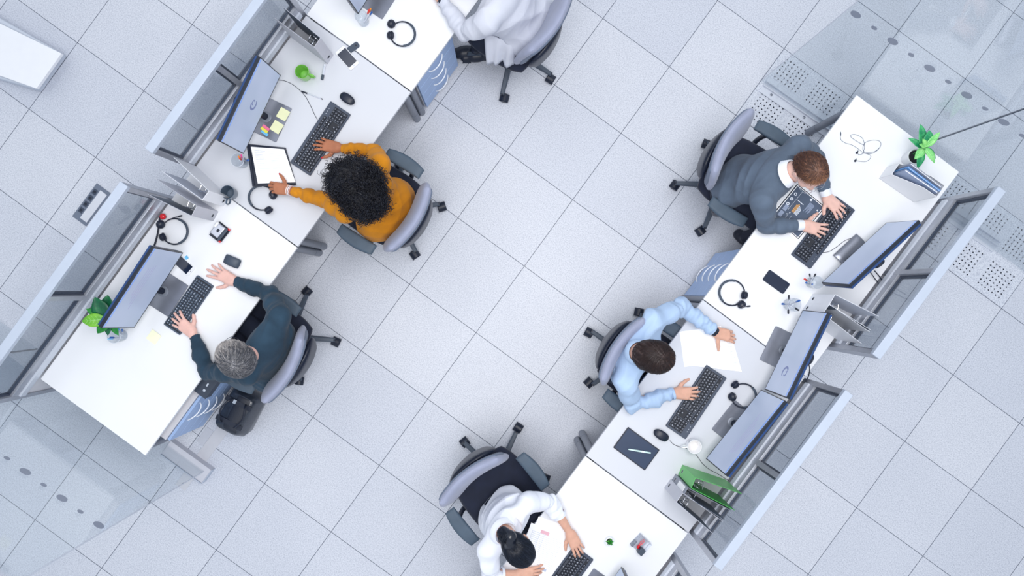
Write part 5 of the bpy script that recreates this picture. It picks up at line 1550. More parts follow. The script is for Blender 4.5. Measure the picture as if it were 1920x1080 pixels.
def hand_into(S, wrist, fdir, up, thumb, curl=(0.25, 0.28, 0.3, 0.34), spread=0.5, lift=0.0, sc=1.0, thumb_curl=0.2, thumb_out=0.75):
    """adds palm, five fingers; returns finger tips with directions"""
    f = vnorm(fdir); up = vnorm(up - (np.asarray(up) @ f) * f if True else up); s = np.cross(f, up) * thumb
    w = np.array(wrist, float); tips = []
    offs = (0.029, 0.0095, -0.0105, -0.0285); lens = (0.088, 0.093, 0.087, 0.077)
    segs = ((0.042, 0.025, 0.020), (0.047, 0.029, 0.021), (0.043, 0.027, 0.021), (0.033, 0.020, 0.018))
    rad = (0.0088, 0.0090, 0.0085, 0.0076)
    kn = []
    for i in range(4):
        k = w + f * lens[i] * sc + s * offs[i] * sc + up * (0.004 - 0.35 * abs(offs[i]) ** 1.4) * sc
        kn.append(k)
        S.cone(w + f * 0.004 + s * offs[i] * 0.55 * sc, k, 0.0185 * sc, 0.0120 * sc, 0.014)
    S.cone(w + f * 0.02 * sc + s * 0.022 * sc - up * 0.006, w + f * 0.062 * sc + s * 0.020 * sc - up * 0.008, 0.015 * sc, 0.012 * sc, 0.014)
    S.cone(w + f * 0.02 * sc - s * 0.020 * sc - up * 0.006, w + f * 0.06 * sc - s * 0.024 * sc - up * 0.006, 0.014 * sc, 0.011 * sc, 0.014)
    for i in range(4):
        yaw = offs[i] / 0.03 * 0.22 * spread
        d0 = vnorm(f * math.cos(yaw) + s * math.sin(yaw))
        p = kn[i]; c = curl[i]; pit = -lift
        pts = [p]; rs = [rad[i] * 1.10 * sc]
        for j, (L, ck) in enumerate(zip(segs[i], (c * 0.6, c * 1.1, c * 0.8))):
            pit += ck
            d = d0 * math.cos(pit) - up * math.sin(pit)
            p = p + d * L * sc; pts.append(p); rs.append(rad[i] * (1.0, 0.90, 0.78)[j] * sc)
        S.chain(pts, rs, 0.0035)
        tips.append((p, d, up * math.cos(pit) + d0 * math.sin(pit), rad[i] * 0.78 * sc))
    r0 = w + f * 0.022 * sc + s * 0.022 * sc - up * 0.006 * sc
    d = vnorm(f * (1 - thumb_out * 0.55) + s * thumb_out - up * 0.22)
    p1 = r0 + d * 0.040 * sc; d2 = vnorm(d + f * (0.35 + thumb_curl) - up * 0.05); p2 = p1 + d2 * 0.033 * sc
    d3 = vnorm(d2 + f * (0.2 + thumb_curl) - up * 0.08 ); p3 = p2 + d3 * 0.026 * sc
    S.chain([r0, p1, p2, p3], [0.0155 * sc, 0.0122 * sc, 0.0105 * sc, 0.0085 * sc], 0.006)
    tips.append((p3, d3, up, 0.0085 * sc))
    return tips

def head_into(S, c, f, up, sc=1.0, neck_to=None, neck_r=0.056):
    """head with brow, nose, lips, chin and ears; f = where the face looks"""
    f = vnorm(f); up = vnorm(np.asarray(up) - (np.asarray(up) @ f) * f); r = np.cross(f, up)
    ax = np.array([r, f, up])
    def L(x, y, z): return np.array(c) + (r * x + f * y + up * z) * sc
    S.ell(L(0, -0.012, 0.028), np.array((0.074, 0.094, 0.088)) * sc, ax, 0.02)
    S.ell(L(0, 0.030, -0.035), np.array((0.058, 0.058, 0.070)) * sc, ax, 0.03)
    S.cone(L(0, 0.045, -0.085), L(0, 0.058, -0.090), 0.026 * sc, 0.020 * sc, 0.03)
    S.cone(L(-0.035, 0.074, 0.018), L(0.035, 0.074, 0.018), 0.012 * sc, 0.012 * sc, 0.015)
    for q in (-1, 1):
        S.ell(L(q * 0.040, 0.052, -0.020), np.array((0.024, 0.026, 0.024)) * sc, ax, 0.02)
        S.ell(L(q * 0.077, -0.010, -0.008), np.array((0.010, 0.019, 0.031)) * sc, ax, 0.006)
        S.cone(L(q * 0.074, 0.0, 0.012), L(q * 0.083, -0.022, 0.010), 0.007 * sc, 0.007 * sc, 0.006)
    S.chain([L(0, 0.084, 0.010), L(0, 0.102, -0.020), L(0, 0.108, -0.030)], [0.008 * sc, 0.011 * sc, 0.012 * sc], 0.010)
    for q in (-1, 1): S.cone(L(q * 0.012, 0.096, -0.033), L(q * 0.014, 0.090, -0.034), 0.007 * sc, 0.006 * sc, 0.006)
    S.cone(L(-0.020, 0.080, -0.056), L(0.020, 0.080, -0.056), 0.007 * sc, 0.007 * sc, 0.008)
    S.cone(L(-0.016, 0.079, -0.067), L(0.016, 0.079, -0.067), 0.0075 * sc, 0.0075 * sc, 0.006)
    if neck_to is not None:
        S.cone(L(0, -0.025, -0.045), neck_to, neck_r, neck_r * 1.08, 0.03)
    return L, ax

def strands(base_pts, dirs_fn, nrm, L_, rad, rs, segn=5, lift=0.002, jitter=0.25, curl=0.0, conform=None):
    """three sided hair strands starting on the scalp and following the flow"""
    n = len(base_pts); P_ = base_pts.copy(); N_ = nrm.copy()
    rows = [P_ + N_ * lift * 0.0]
    Lr = L_ * (0.6 + 0.8 * rs.rand(n))[:, None] / segn
    jt = rs.randn(n, 3) * jitter
    amp = rs.rand(n) * 6.28
    for k in range(segn):
        d = dirs_fn(P_) + jt
        if conform is not None:
            N_ = conform(P_)
            d = d - (d * N_).sum(1)[:, None] * N_ * 0.95
        d /= np.linalg.norm(d, axis=1)[:, None] + 1e-9
        P_ = P_ + d * Lr
        if curl: 
            s_ = np.cross(N_, d); ang_ = k * 2.1 + amp
            P_ = P_ + (s_ * np.cos(ang_)[:, None] + N_ * np.sin(ang_)[:, None]) * curl
        rows.append(P_ + N_ * lift * math.sin(PI * (k + 1) / segn * 0.8))
    R_ = np.stack(rows, 1)                      # n, segn+1, 3
    T = np.gradient(R_, axis=1); T /= np.linalg.norm(T, axis=2)[..., None] + 1e-9
    Nn = np.repeat(nrm[:, None], segn + 1, 1); Bn = np.cross(T, Nn); Bn /= np.linalg.norm(Bn, axis=2)[..., None] + 1e-9
    Nn = np.cross(Bn, T)
    taper = np.array([1.0] + [1.0 - 0.75 * (k / segn) ** 2 for k in range(1, segn + 1)])[None, :, None] * rad
    V = np.stack([R_ + (Nn * math.cos(a) + Bn * math.sin(a)) * taper for a in (0.0, 2.094, 4.189)], 2)   # n, s+1, 3, 3
    V = V.reshape(-1, 3)
    b = (np.arange(n) * (segn + 1) * 3)[:, None, None] + (np.arange(segn) * 3)[None, :, None]
    F_ = []
    for j in range(3):
        j2 = (j + 1) % 3
        F_.append(np.concatenate([b + j, b + j2, b + 3 + j2, b + 3 + j], 2).reshape(-1, 4))
    F_ = np.concatenate(F_)
    return V, F_, np.tile(np.repeat(rs.rand(n), segn), 3)

def ring_cuff(a, b, r0, r1, th=0.004, n=28, squash=1.0):
    """short open sleeve end between a and b"""
    a, b = Vector(a), Vector(b); d = (b - a); L = d.length; d.normalize()
    q = Vector((0, 0, 1)).rotation_difference(d).to_matrix().to_4x4()
    M = Matrix.Translation(a) @ q
    mb = MB(); mb.lathe([(r0, 0), ((r0 + r1) / 2 + 0.001, L / 2), (r1, L), (r1 - th, L), ((r0 + r1) / 2 - th, L / 2), (r0 - th, 0)], n, M, closed=True)
    return mb

def ringlets(base, nrm, axis_fn, L_, rad, hr_, turns, rs, segn=26):
    """corkscrew curls: every lock winds round its own falling axis"""
    n = len(base); Lr = (L_ * (0.55 + 0.75 * rs.rand(n)))[:, None]
    ax_d = axis_fn(base) + rs.randn(n, 3) * 0.35
    ax_d /= np.linalg.norm(ax_d, axis=1)[:, None]
    s_ = np.cross(ax_d, nrm); s_ /= np.linalg.norm(s_, axis=1)[:, None] + 1e-9
    b_ = np.cross(ax_d, s_); ph = rs.rand(n)[:, None] * 6.28; hw = (hr_ * (0.6 + 0.8 * rs.rand(n)))[:, None]
    rows = []
    for k in range(segn + 1):
        u = k / segn; a = ph + u * turns * 2 * PI; g = hw * min(1, u * 4)
        c = base + ax_d * Lr * u + nrm * 0.012 * math.sin(PI * u * 0.8) + np.array([0, 0, -0.02 * u * u])
        rows.append(c + s_ * np.cos(a) * g + b_ * np.sin(a) * g)
    R_ = np.stack(rows, 1)
    T = np.gradient(R_, axis=1); T /= np.linalg.norm(T, axis=2)[..., None] + 1e-9
    Nn = np.repeat(nrm[:, None], segn + 1, 1); Bn = np.cross(T, Nn); Bn /= np.linalg.norm(Bn, axis=2)[..., None] + 1e-9
    Nn = np.cross(Bn, T)
    tp = np.array([1.0 - 0.6 * (k / segn) ** 3 for k in range(segn + 1)])[None, :, None] * rad
    V = np.stack([R_ + (Nn * math.cos(a) + Bn * math.sin(a)) * tp for a in (0.0, 2.094, 4.189)], 2).reshape(-1, 3)
    b = (np.arange(n) * (segn + 1) * 3)[:, None, None] + (np.arange(segn) * 3)[None, :, None]
    F_ = np.concatenate([np.concatenate([b + j, b + (j + 1) % 3, b + 3 + (j + 1) % 3, b + 3 + j], 2).reshape(-1, 4) for j in range(3)])
    return V, F_, np.tile(np.repeat(rs.rand(n), segn), 3)

# skin tones and cloth
def skin(name, rgb): return mat(name, rgb, rough=0.52, var=0.05, vscale=30, bump=0.12, bscale=350, sss=0.08, spec=0.35)
def cloth(name, rgb, var=0.08, sheen=0.10, bscale=600, bump=0.5, vscale=9): return mat(name, rgb, rough=0.88, var=var, vscale=vscale, bump=bump, bscale=bscale, sheen=sheen, spec=0.2)

def person(label, J, opt):
    """J: joints as world points; opt: looks"""
    J = {k: (A3(v) if hasattr(v, '__len__') and len(v) == 3 else v) for k, v in J.items()}
    face_h = vnorm(opt['face'] + (0,)) if len(opt['face']) == 2 else vnorm(opt['face'])
    fh = vnorm(np.array([face_h[0], face_h[1], 0])); rt = np.array([fh[1], -fh[0], 0.0]); zz = np.array([0, 0, 1.0])
    org = (float(J['pelvis'][0]), float(J['pelvis'][1]), 0.0)
    t = thing('person', label, 'person', org, 0.0, None)
    rs = np.random.RandomState(opt.get('seed', 1))
    msk, mtop, mleg = opt['skin'], opt['top'], opt['trousers']
    pel, nb = J['pelvis'], (J['shl'] + J['shr']) / 2
    sc = opt.get('sc', 1.0)
    # ---- body: one continuous surface
    S = SDF()
    hips = [pel + rt * 0.09, pel - rt * 0.09]
    S.cone(pel, nb - zz * 0.10, 0.075, 0.07, 0.02)
    S.cone(nb - zz * 0.12, nb - zz * 0.01, 0.07, 0.050, 0.02)
    handd = {}
    for sd, sg in (('r', 1), ('l', -1)):
        sh, el, wr = J['sh' + sd], J['el' + sd], J['wr' + sd]
        S.cone(nb - zz * 0.02, sh, 0.040, 0.032, 0.02)
        S.cone(sh, el, 0.034 * sc, 0.030 * sc, 0.01)
        S.chain([el, el + (wr - el) * 0.3, wr], [0.030 * sc, 0.034 * sc, 0.0235 * sc], 0.01)
        hd = opt['hand_' + sd]
        if hd:
            th = -1 if sd == 'r' else 1
            tips = hand_into(S, wr, hd['dir'], hd.get('up', zz), th, hd.get('curl', (0.25, 0.28, 0.3, 0.34)), hd.get('spread', 0.6), hd.get('lift', 0.0), sc * hd.get('sc', 1.0), hd.get('tc', 0.2), hd.get('to', 0.75))
            handd[sd] = tips
        hp = pel + rt * 0.09 * sg; kn, an = J['kn' + sd], J['an' + sd]
        S.cone(hp, kn, 0.055, 0.045, 0.02); S.cone(kn, an, 0.045, 0.034, 0.02)
    L, ax = head_into(S, J['head'], opt['look'], opt['up'], sc, J['neck'], opt.get('neck_r', 0.054))
    lo, hi = S.bounds()
    V, F_ = mesh_sdf(S.ev, lo, hi, 0.0033)
    V = relax(V, F_, 1, 0.4)
    np_obj('body', V, F_, msk, t, org)
    # fingernails
    if opt.get('nails'):
        for sd, tips in handd.items():
            for (p, d, up_, r_) in tips:
                c = p + up_ * r_ * 0.55 + d * r_ * 0.45
                q = Matrix((tuple(np.cross(d, up_)), tuple(d), tuple(up_))).transposed().to_4x4()
                M = Matrix.Translation(Vector(c - np.array(org))) @ q
                MB().ball((0, 0, 0), (r_ * 0.72, r_ * 1.25, r_ * 0.5), M, 12, 8).build('fingernail', opt['nails'], t)
    # eyes
    for q in (-1, 1):
        p = L(q * 0.031, 0.073, 0.002) - np.array(org)
        MB().ball(tuple(p), 0.0115, None, 14, 8).build('eye', mat('eye_white', (225, 226, 230), rough=0.2), t)
    # ---- trousers
    S = SDF()
    S.flat(pel + rt * 0.075, pel - rt * 0.075, 0.115 * sc, 0.115 * sc, fh, 0.95, 0.05)
    S.flat(pel, pel + (nb - pel) * 0.3, 0.145 * sc, 0.125 * sc, fh, 0.72, 0.05)
    for sd, sg in (('r', 1), ('l', -1)):
        hp = pel + rt * 0.09 * sg; kn, an = J['kn' + sd], J['an' + sd]
        S.cone(hp, kn, 0.088 * sc, 0.064 * sc, 0.03); S.cone(kn, an + (kn - an) * 0.1, 0.064 * sc, 0.050 * sc, 0.02)
    lo, hi = S.bounds(); V, F_ = mesh_sdf(S.ev, lo, hi, 0.006)
    N_ = vnormals(V, F_); V = wrinkle(V, N_, 0.0028, 28, 5 + opt.get('seed', 1)); V = relax(V, F_, 1, 0.5)
    np_obj('trousers', V, F_, mleg, t, org)
    for sd in 'rl':
        an = J['an' + sd]; ft = opt.get('foot_dir', fh)
        S = SDF(); b0 = np.array([an[0], an[1], 0.045]); ft = vnorm(np.array([ft[0], ft[1], 0]))
        S.cone(b0 - ft * 0.04, b0 + ft * 0.10, 0.040, 0.038, 0.02); S.flat(b0 + ft * 0.08, b0 + ft * 0.17, 0.042, 0.036, zz, 0.72, 0.03)
        S.cone(np.array([an[0], an[1], 0.05]), np.array([an[0], an[1], 0.11]), 0.044, 0.042, 0.02)
        lo, hi = S.bounds(); V, F_ = mesh_sdf(lambda X: np.maximum(S.ev(X), 0.004 - X[:, 2]), lo, hi, 0.005)
        np_obj('shoe', V, F_, opt.get('shoe', M_BLACKP), t, org)
    # ---- top
    S = SDF(); W = opt.get('width', 1.0); dep = opt.get('depth', 0.66)
    mid = pel + (nb - pel) * 0.45
    S.flat(pel + zz * 0.02 + rt * 0.05, pel + zz * 0.02 - rt * 0.05, opt.get('hip', 0.135), opt.get('hip', 0.135), fh, 0.85, 0.05)
    S.flat(pel + zz * 0.05, mid, 0.150 * W, 0.142 * W, fh, dep + 0.08, 0.06)
    S.flat(mid, nb - zz * 0.10, 0.145 * W, 0.165 * W, fh, dep, 0.06)
    S.flat(nb - zz * 0.10 - fh * 0.02, nb - zz * 0.045 - fh * 0.01, 0.158 * W, 0.100 * W, fh, dep, 0.07)
    S.cone(J['shl'] - zz * 0.015, J['shr'] - zz * 0.015, 0.060 * sc, 0.060 * sc, 0.06)
    S.cone(nb - zz * 0.03, J['neck'] + vnorm(J['head'] - J['neck']) * 0.03, 0.070, 0.060, 0.03)
    for sd in 'rl':
        sh, el, wr = J['sh' + sd], J['el' + sd], J['wr' + sd]
        cf = opt.get('cuff_' + sd, 0.90)
        ce_ = el + (wr - el) * cf
        u = opt.get('arm', 1.0)
        S.chain([sh, sh + (el - sh) * 0.5, el], [0.064 * u * sc, 0.055 * u * sc, 0.050 * u * sc], 0.045)
        S.chain([el, el + (ce_ - el) * 0.5, ce_], [0.050 * u * sc, 0.046 * u * sc, 0.035 * u * sc * opt.get('cuffw', 1.0)], 0.025)
    cuts = []
    for sd in 'rl':
        sh, el, wr = J['sh' + sd], J['el' + sd], J['wr' + sd]
        cf = opt.get('cuff_' + sd, 0.90); cuts.append((el + (wr - el) * cf, vnorm(wr - el)))
    nk0, nk1 = J['neck'], A3(L(0, -0.02, -0.05)); nd = vnorm(nk1 - nk0)
    def top_fn(X):
        d = S.ev(X)
        for c, dv in cuts:       # the sleeve ends cleanly at the cuff
            w = X - c; near = (w ** 2).sum(1) < 0.10 ** 2
            pl = w @ dv - 0.002
            d = np.where(near, np.maximum(d, pl), d)
        w = X - (nk0 + nd * opt.get('neckline', 0.025)); near = (w ** 2).sum(1) < 0.11 ** 2
        d = np.where(near, np.maximum(d, w @ nd), d)
        return d
    lo, hi = S.bounds(); V, F_ = mesh_sdf(top_fn, lo, hi, 0.0048)
    N_ = vnormals(V, F_)
    a_ = opt.get('fold', 0.0035) * 1.45
    V = wrinkle(V, N_, a_, opt.get('foldf', 26), 11 + opt.get('seed', 1))
    for sd in 'rl':
        sh, el, wr = J['sh' + sd], J['el' + sd], J['wr' + sd]
        V = arm_rings(V, N_, el - (el - sh) * 0.5, el + (wr - el) * 0.05, 0.06, a_ * 0.9, 75)
        V = arm_rings(V, N_, el, wr, 0.05, a_ * 0.8, 85)
    V = relax(V, F_, 1, 0.5)
    np_obj(opt['top_name'], V, F_, mtop, t, org)
    # cuffs and collar of a shirt
    o3 = Vector(org)
    if opt.get('cuff_mat'):
        for sd in 'rl':
            el, wr = J['el' + sd], J['wr' + sd]; cf = opt.get('cuff_' + sd, 0.9)
            a = el + (wr - el) * (cf - 0.04); b = el + (wr - el) * min(0.99, cf + opt.get('cuff_len', 0.09))
            r_ = 0.034 * sc * opt.get('arm', 1.0) * opt.get('cuffw', 1.0)
            ring_cuff(Vector(a) - o3, Vector(b) - o3, r_ + opt.get('cuff_out', -0.001), r_ - 0.002 + opt.get('cuff_out', -0.001)).build('shirt_cuff', opt['cuff_mat'], t, sharp=60)
    if opt.get('collar_mat'):
        a = nk0 + nd * (opt.get('neckline', 0.025) - 0.03); b = a + nd * opt.get('collar_h', 0.045)
        mb = MB(); n = 30; rws = []
        q = Vector((0, 0, 1)).rotation_difference(Vector(nd)).to_matrix()
        prof = [(0.060, 0.0), (0.058, 0.5), (0.060, 1.0), (0.066, 0.98), (0.074, 0.30), (0.076, 0.12), (0.072, 0.10), (0.066, 0.4)]
        vs = []; ln = np.linalg.norm(b - a); f3 = Vector(nd).cross(Vector(np.cross(fh, nd))).normalized()
        for (r_, h_) in prof:
            for j in range(n):
                an_ = 2 * PI * j / n
                lp = Vector((math.cos(an_) * r_ * opt.get('collar_r', 1.0), math.sin(an_) * r_ * opt.get('collar_r', 1.0), h_ * ln)); p = Vector(a) + q @ lp - o3
                # dip at the throat
                fr = (q @ Vector((math.cos(an_), math.sin(an_), 0))).dot(Vector(fh))
                p -= Vector(nd) * max(0, fr) ** 2 * 0.022
                vs.append(p)
        k = len(prof); fs = [(i * n + j, i * n + (j + 1) % n, ((i + 1) % k) * n + (j + 1) % n, ((i + 1) % k) * n + j) for i in range(k) for j in range(n)]
        mb.add(vs, fs); mb.build('shirt_collar', opt['collar_mat'], t, sharp=70)
    # ---- hair
    hr = opt['hair']; kind = hr['kind']
    S = SDF(); axs = ax
    g = hr.get('grow', 0.012)
    S.ell(L(0, -0.014, 0.030), np.array((0.076 + g, 0.096 + g, 0.088 + g)) * sc, axs, 0.02)
    if kind in ('short', 'tied'):
        S.ell(L(0, -0.045, -0.020), np.array((0.066 + g * 0.6, 0.062 + g * 0.5, 0.070)) * sc, axs, 0.03)
    if kind == 'tied':
        S.ell(L(0, -0.105, 0.005), np.array((0.034, 0.034, 0.036)), axs, 0.02)
        S.chain([L(-0.01, -0.125, 0.01), L(-0.035, -0.150, -0.005), L(-0.020, -0.165, -0.05), L(0.0, -0.16, -0.10)], [0.030, 0.034, 0.030, 0.014], 0.012)
    if kind == 'curly':
        S.pr = []
        S.ell(L(0, -0.020, 0.022), np.array((0.102, 0.108, 0.108)), axs, 0.05)
        S.ell(L(0.01, -0.080, -0.04), np.array((0.098, 0.068, 0.095)), axs, 0.08)
        S.ell(L(-0.06, -0.10, -0.08), np.array((0.066, 0.06, 0.09)), axs, 0.08)
        S.ell(L(-0.045, -0.130, -0.07), np.array((0.062, 0.055, 0.08)), axs, 0.08)
    hc = A3(J['head']); r_, f_, u_ = ax
    fl_ = hr.get('line', 0.045)
    ph = rs.rand(8) * 6
    def hair_fn(X):
        d = S.ev(X); w = (X - hc) / sc; x, y, z = w @ r_, w @ f_, w @ u_
        if kind == 'curly':
            nn = np.sin(X[:, 0] * 60 + 3 * np.sin(X[:, 1] * 37)) * np.sin(X[:, 1] * 55 + ph[0] + 2 * np.sin(X[:, 2] * 41)) * np.sin(X[:, 2] * 52 + ph[1])
            n2 = np.sin(X[:, 0] * 23 + ph[2]) * np.sin(X[:, 1] * 25 + ph[3]) * np.sin(X[:, 2] * 21)
            d = d + 0.011 * nn + 0.014 * n2
            face = np.sqrt((x / 0.07) ** 2 + ((y - 0.12) / 0.09) ** 2 + ((z + 0.05) / 0.11) ** 2)
            return np.maximum(d, (1 - face) * 0.05)
        # keep the face, the ears and the neck free
        fp = y * 0.80 - (z - fl_) * 0.60 - 0.035 + hr.get('recede', 0.0) * np.exp(-(x / 0.03) ** 2) * -1.0
        lowc = -(z + hr.get('low', 0.075)) 
        ear = 0.040 - np.sqrt(((np.abs(x) - 0.085) / 0.9) ** 2 + ((y + 0.006)) ** 2 + ((z + 0.016) / 1.15) ** 2)
        d = np.maximum(d, fp * 0.9); d = np.maximum(d, lowc)
        if kind != 'tied': d = np.maximum(d, ear)
        gro = hr.get('groove', 0.0022)
        tuft = np.sin(np.arctan2(x, y + 0.05) * 16 + 6 * z * 12 + ph[0]) * 0.6 + np.sin(x * 130 + y * 60 + ph[1]) * 0.4
        return d + gro * tuft
    lo, hi = S.bounds(); lo -= 0.02; hi += 0.02
    V, F_ = mesh_sdf(hair_fn, lo, hi, 0.0036)
    V = relax(V, F_, 1, 0.5); N_ = vnormals(V, F_)
    hm = hr['mats']
    ho = np_obj('hair', V, F_, hm[0], t, org)
    # strands laid over it
    n = hr.get('n', 2600)
    w = (V - hc); zl = w @ u_; yl = w @ f_; xl = w @ r_
    cand = np.arange(len(V)) if kind == 'curly' else np.where((N_ @ u_ > -0.35) | (yl < 0.0))[0]
    pick = rs.choice(cand, n)
    crown = A3(L(*hr.get('crown', (0.01, -0.06, 0.12))))
    if kind == 'curly':
        dirs = lambda X: (X - A3(L(0, -0.05, 0.05))) / 0.1 * 0.30 - zz * 0.35 - f_ * 0.35 - r_ * 0.05
        Vs, Fs, rv = ringlets(V[pick], N_[pick], dirs, hr.get('len', 0.07), hr.get('rad', 0.0019), 0.0085, 2.6, rs)
    else:
        bias = hr.get('bias', (0, 0.3, 0))
        bv = r_ * bias[0] + f_ * bias[1] + u_ * bias[2]
        if kind == 'tied':
            tgt = A3(L(0, -0.115, 0.01)); dirs = lambda X: (tgt - X) / (np.linalg.norm(tgt - X, axis=1)[:, None] + 0.02)
        else:
            dirs = lambda X: (X - crown) / (np.linalg.norm(X - crown, axis=1)[:, None] + 0.01) + bv
        cen = A3(L(0, -0.014, 0.030)); rr3 = np.array((0.076, 0.096, 0.088)) ** 2
        def conf(X):
            q = (X - cen) @ ax.T / rr3; q = q @ ax; return q / (np.linalg.norm(q, axis=1)[:, None] + 1e-9)
        Vs, Fs, rv = strands(V[pick], dirs, N_[pick], hr.get('len', 0.045), hr.get('rad', 0.0011), rs, 5, hr.get('lift', 0.003), hr.get('jit', 0.22), conform=conf)
    # tone of each strand, by place on the scalp where the hair itself differs
    tone = rv.copy()
    if hr.get('tone'): 
        cx_ = ((Vs[Fs[:, 0]] - hc) @ f_); tone = rv * 0.5 + np.clip((cx_ + hr['tone'][0]) / hr['tone'][1], 0, 1) * 0.5
    mi = np.clip((tone * len(hm)).astype(int), 0, len(hm) - 1)
    np_obj('hair_strands', Vs, Fs, hm, ho, org, mi)
    return t, L, ax, handd

def glasses(t, L, m, wire=0.0014, fwd=0.016):
    o = Vector(t.location)
    def W(x, y, z): return Vector(L(x, y + (fwd if y > 0.05 else 0), z)) - o
    g = None
    fr = MB()
    for q in (-1, 1):
        pts = [W(q * 0.033 + 0.024 * math.cos(R(a)), 0.098 - 0.004 * abs(math.cos(R(a))), 0.0 + 0.018 * math.sin(R(a))) for a in range(0, 361, 24)]
        fr.tube(pts, wire, 6, caps=False)
        fr.tube([W(q * 0.057, 0.094, 0.006), W(q * 0.080, 0.06, 0.008), W(q * 0.084, 0.0, 0.010), W(q * 0.082, -0.02, 0.0)], wire, 6)
    fr.tube([W(-0.010, 0.098, 0.004), W(0, 0.104, 0.007), W(0.010, 0.098, 0.004)], wire, 6)
    return fr.build('eyeglasses', m, t)

def band(t, a, b, r, w, m, name):
    """a strap or bracelet round the arm at a, arm running towards b"""
    a, b = Vector(a), Vector(b); d = (b - a).normalized(); o = Vector(t.location)
    return ring_cuff(a - d * w / 2 - o, a + d * w / 2 - o, r, r, 0.003, 30).build(name, m, t, sharp=60)

Z = lambda px, py, z: tuple(P(px, py, z))
def wd(px0, py0, px1, py1, dz=0.0): return np.array([px1 - px0, -(py1 - py0), 0.0]) / math.hypot(px1 - px0, py1 - py0) + np.array([0, 0, dz])

def legs(J, face, kz=0.545, reach=0.43, back=0.02, spread=0.10, az=0.09):
    f = vnorm(np.array([face[0], face[1], 0])); r = np.array([f[1], -f[0], 0.0]); p = np.array(J['pelvis'])
    for sd, sg in (('r', 1), ('l', -1)):
        k = p + f * reach + r * spread * sg * 1.05; k[2] = kz
        a = k - f * back + r * 0.01 * sg; a[2] = az
        J['kn' + sd] = tuple(k); J['an' + sd] = tuple(a)
    return J

SK_DARK = skin('skin_warm_brown', (178, 116, 86))
SK_PALE = skin('skin_light', (228, 186, 172))
SK_MID = skin('skin_tan', (214, 166, 144))
SK_PINK = skin('skin_pink_light', (230, 186, 174))
M_TSH = mat('dark_denim', (38, 48, 74), rough=0.8, var=0.12, bump=0.3)
M_TBK = mat('black_trousers', (24, 32, 52), rough=0.85, var=0.1, bump=0.3)

# ---- man in dark teal sweater, lower left
J = dict(pelvis=Z(513, 682, 0.60), shr=Z(523, 592, 0.99), shl=Z(462, 702, 0.98), neck=tuple(P(470, 662, 1.05)), head=Z(443, 671, 1.205),
         elr=Z(505, 551, 0.82), wrr=Z(438, 527, 0.772), ell=Z(388, 696, 0.80), wrl=Z(361, 624, 0.772))
legs(J, wd(497, 649, 440, 610), reach=0.36)
man, L_, ax_, _h = person('man with grey hair and glasses in dark teal sweater, at the lower left desk', J, dict(
    seed=2, face=(-0.81, 0.59), look=wd(480, 686, 434, 638, -0.22), up=wd(480, 686, 434, 638, 4.0), skin=SK_PINK, top=cloth('teal_dark_knit', (44, 66, 84), var=0.16), trousers=M_TBK,
    top_name='sweater', hand_r=dict(dir=wd(438, 527, 410, 512, -0.06), spread=1.3, curl=(0.10, 0.12, 0.14, 0.16), to=0.95), hand_l=dict(dir=wd(361, 624, 337, 604, -0.02), spread=1.4, curl=(0.22, 0.20, 0.20, 0.22), to=0.9),
    cuff_r=0.93, cuff_l=0.90, arm=1.0, width=1.02, fold=0.0032, neckline=0.03,
    hair=dict(kind='short', mats=[mat('hair_grey_mid', (132, 132, 136), rough=0.55, var=0.3, vscale=60, stretch=(1, 1, 1)), mat('hair_charcoal', (74, 78, 88), rough=0.5), mat('hair_grey', (172, 168, 168), rough=0.5), mat('hair_silver', (222, 216, 212), rough=0.5)],
              n=6500, len=0.055, rad=0.0012, crown=(0.01, -0.055, 0.12), bias=(0.25, 0.5, 0), tone=(0.04, 0.10), groove=0.003, grow=0.014)))
glasses(man, L_, M_BLACKP)

# ---- woman in mustard, upper left
J = dict(pelvis=Z(724, 394, 0.60), shr=Z(713, 309, 0.98), shl=Z(650, 400, 0.97), neck=tuple(P(676, 354, 1.05)), head=Z(655, 338, 1.185),
         elr=Z(702, 284, 0.825), wrr=Z(634, 277, 0.790), ell=Z(604, 373, 0.86), wrl=Z(540, 356, 0.81))
legs(J, (-0.81, 0.59), reach=0.36)
fem, L_, ax_, hd_ = person('woman with curly black hair in mustard sweater, holding a clipboard at the upper left desks', J, dict(
    seed=5, face=(-0.81, 0.59), look=wd(676, 354, 640, 330, -0.7), up=wd(676, 354, 640, 330, 1.1), skin=SK_DARK, top=cloth('mustard_knit', (200, 130, 28), var=0.10), trousers=M_TSH, sc=0.95,
    top_name='sweater', hand_r=dict(dir=wd(634, 277, 596, 268, -0.12), spread=0.9, curl=(0.3, 0.3, 0.32, 0.36), sc=1.0, lift=0.12), hand_l=dict(dir=wd(540, 356, 505, 350, -0.10), spread=0.4, curl=(0.55, 0.6, 0.65, 0.7), to=0.9, tc=0.0, sc=0.98),
    cuff_r=0.90, cuff_l=0.86, arm=0.94, width=0.98, hip=0.175, fold=0.0034, neckline=0.01, nails=mat('red_nail_varnish', (208, 40, 50), rough=0.2, var=0.02),
    hair=dict(kind='curly', mats=[mat('hair_black_curls', (9, 13, 26), rough=0.6, var=0.3), mat('hair_blue_black', (18, 23, 38), rough=0.5), mat('hair_dark_brown', (28, 27, 34), rough=0.5)], n=2100, len=0.060, rad=0.0018)))
for k, (u, c_) in enumerate(((0.90, (240, 205, 200)), (0.94, (235, 238, 244)), (0.985, (236, 214, 206)))):
    el, wr = np.array(J['ell']), np.array(J['wrl']); p = el + (wr - el) * u
    band(fem, p, wr + (wr - el), 0.0315, 0.005, mat('bracelet_%s' % ('pink', 'white', 'rose')[k], c_, rough=0.4), 'bracelet')

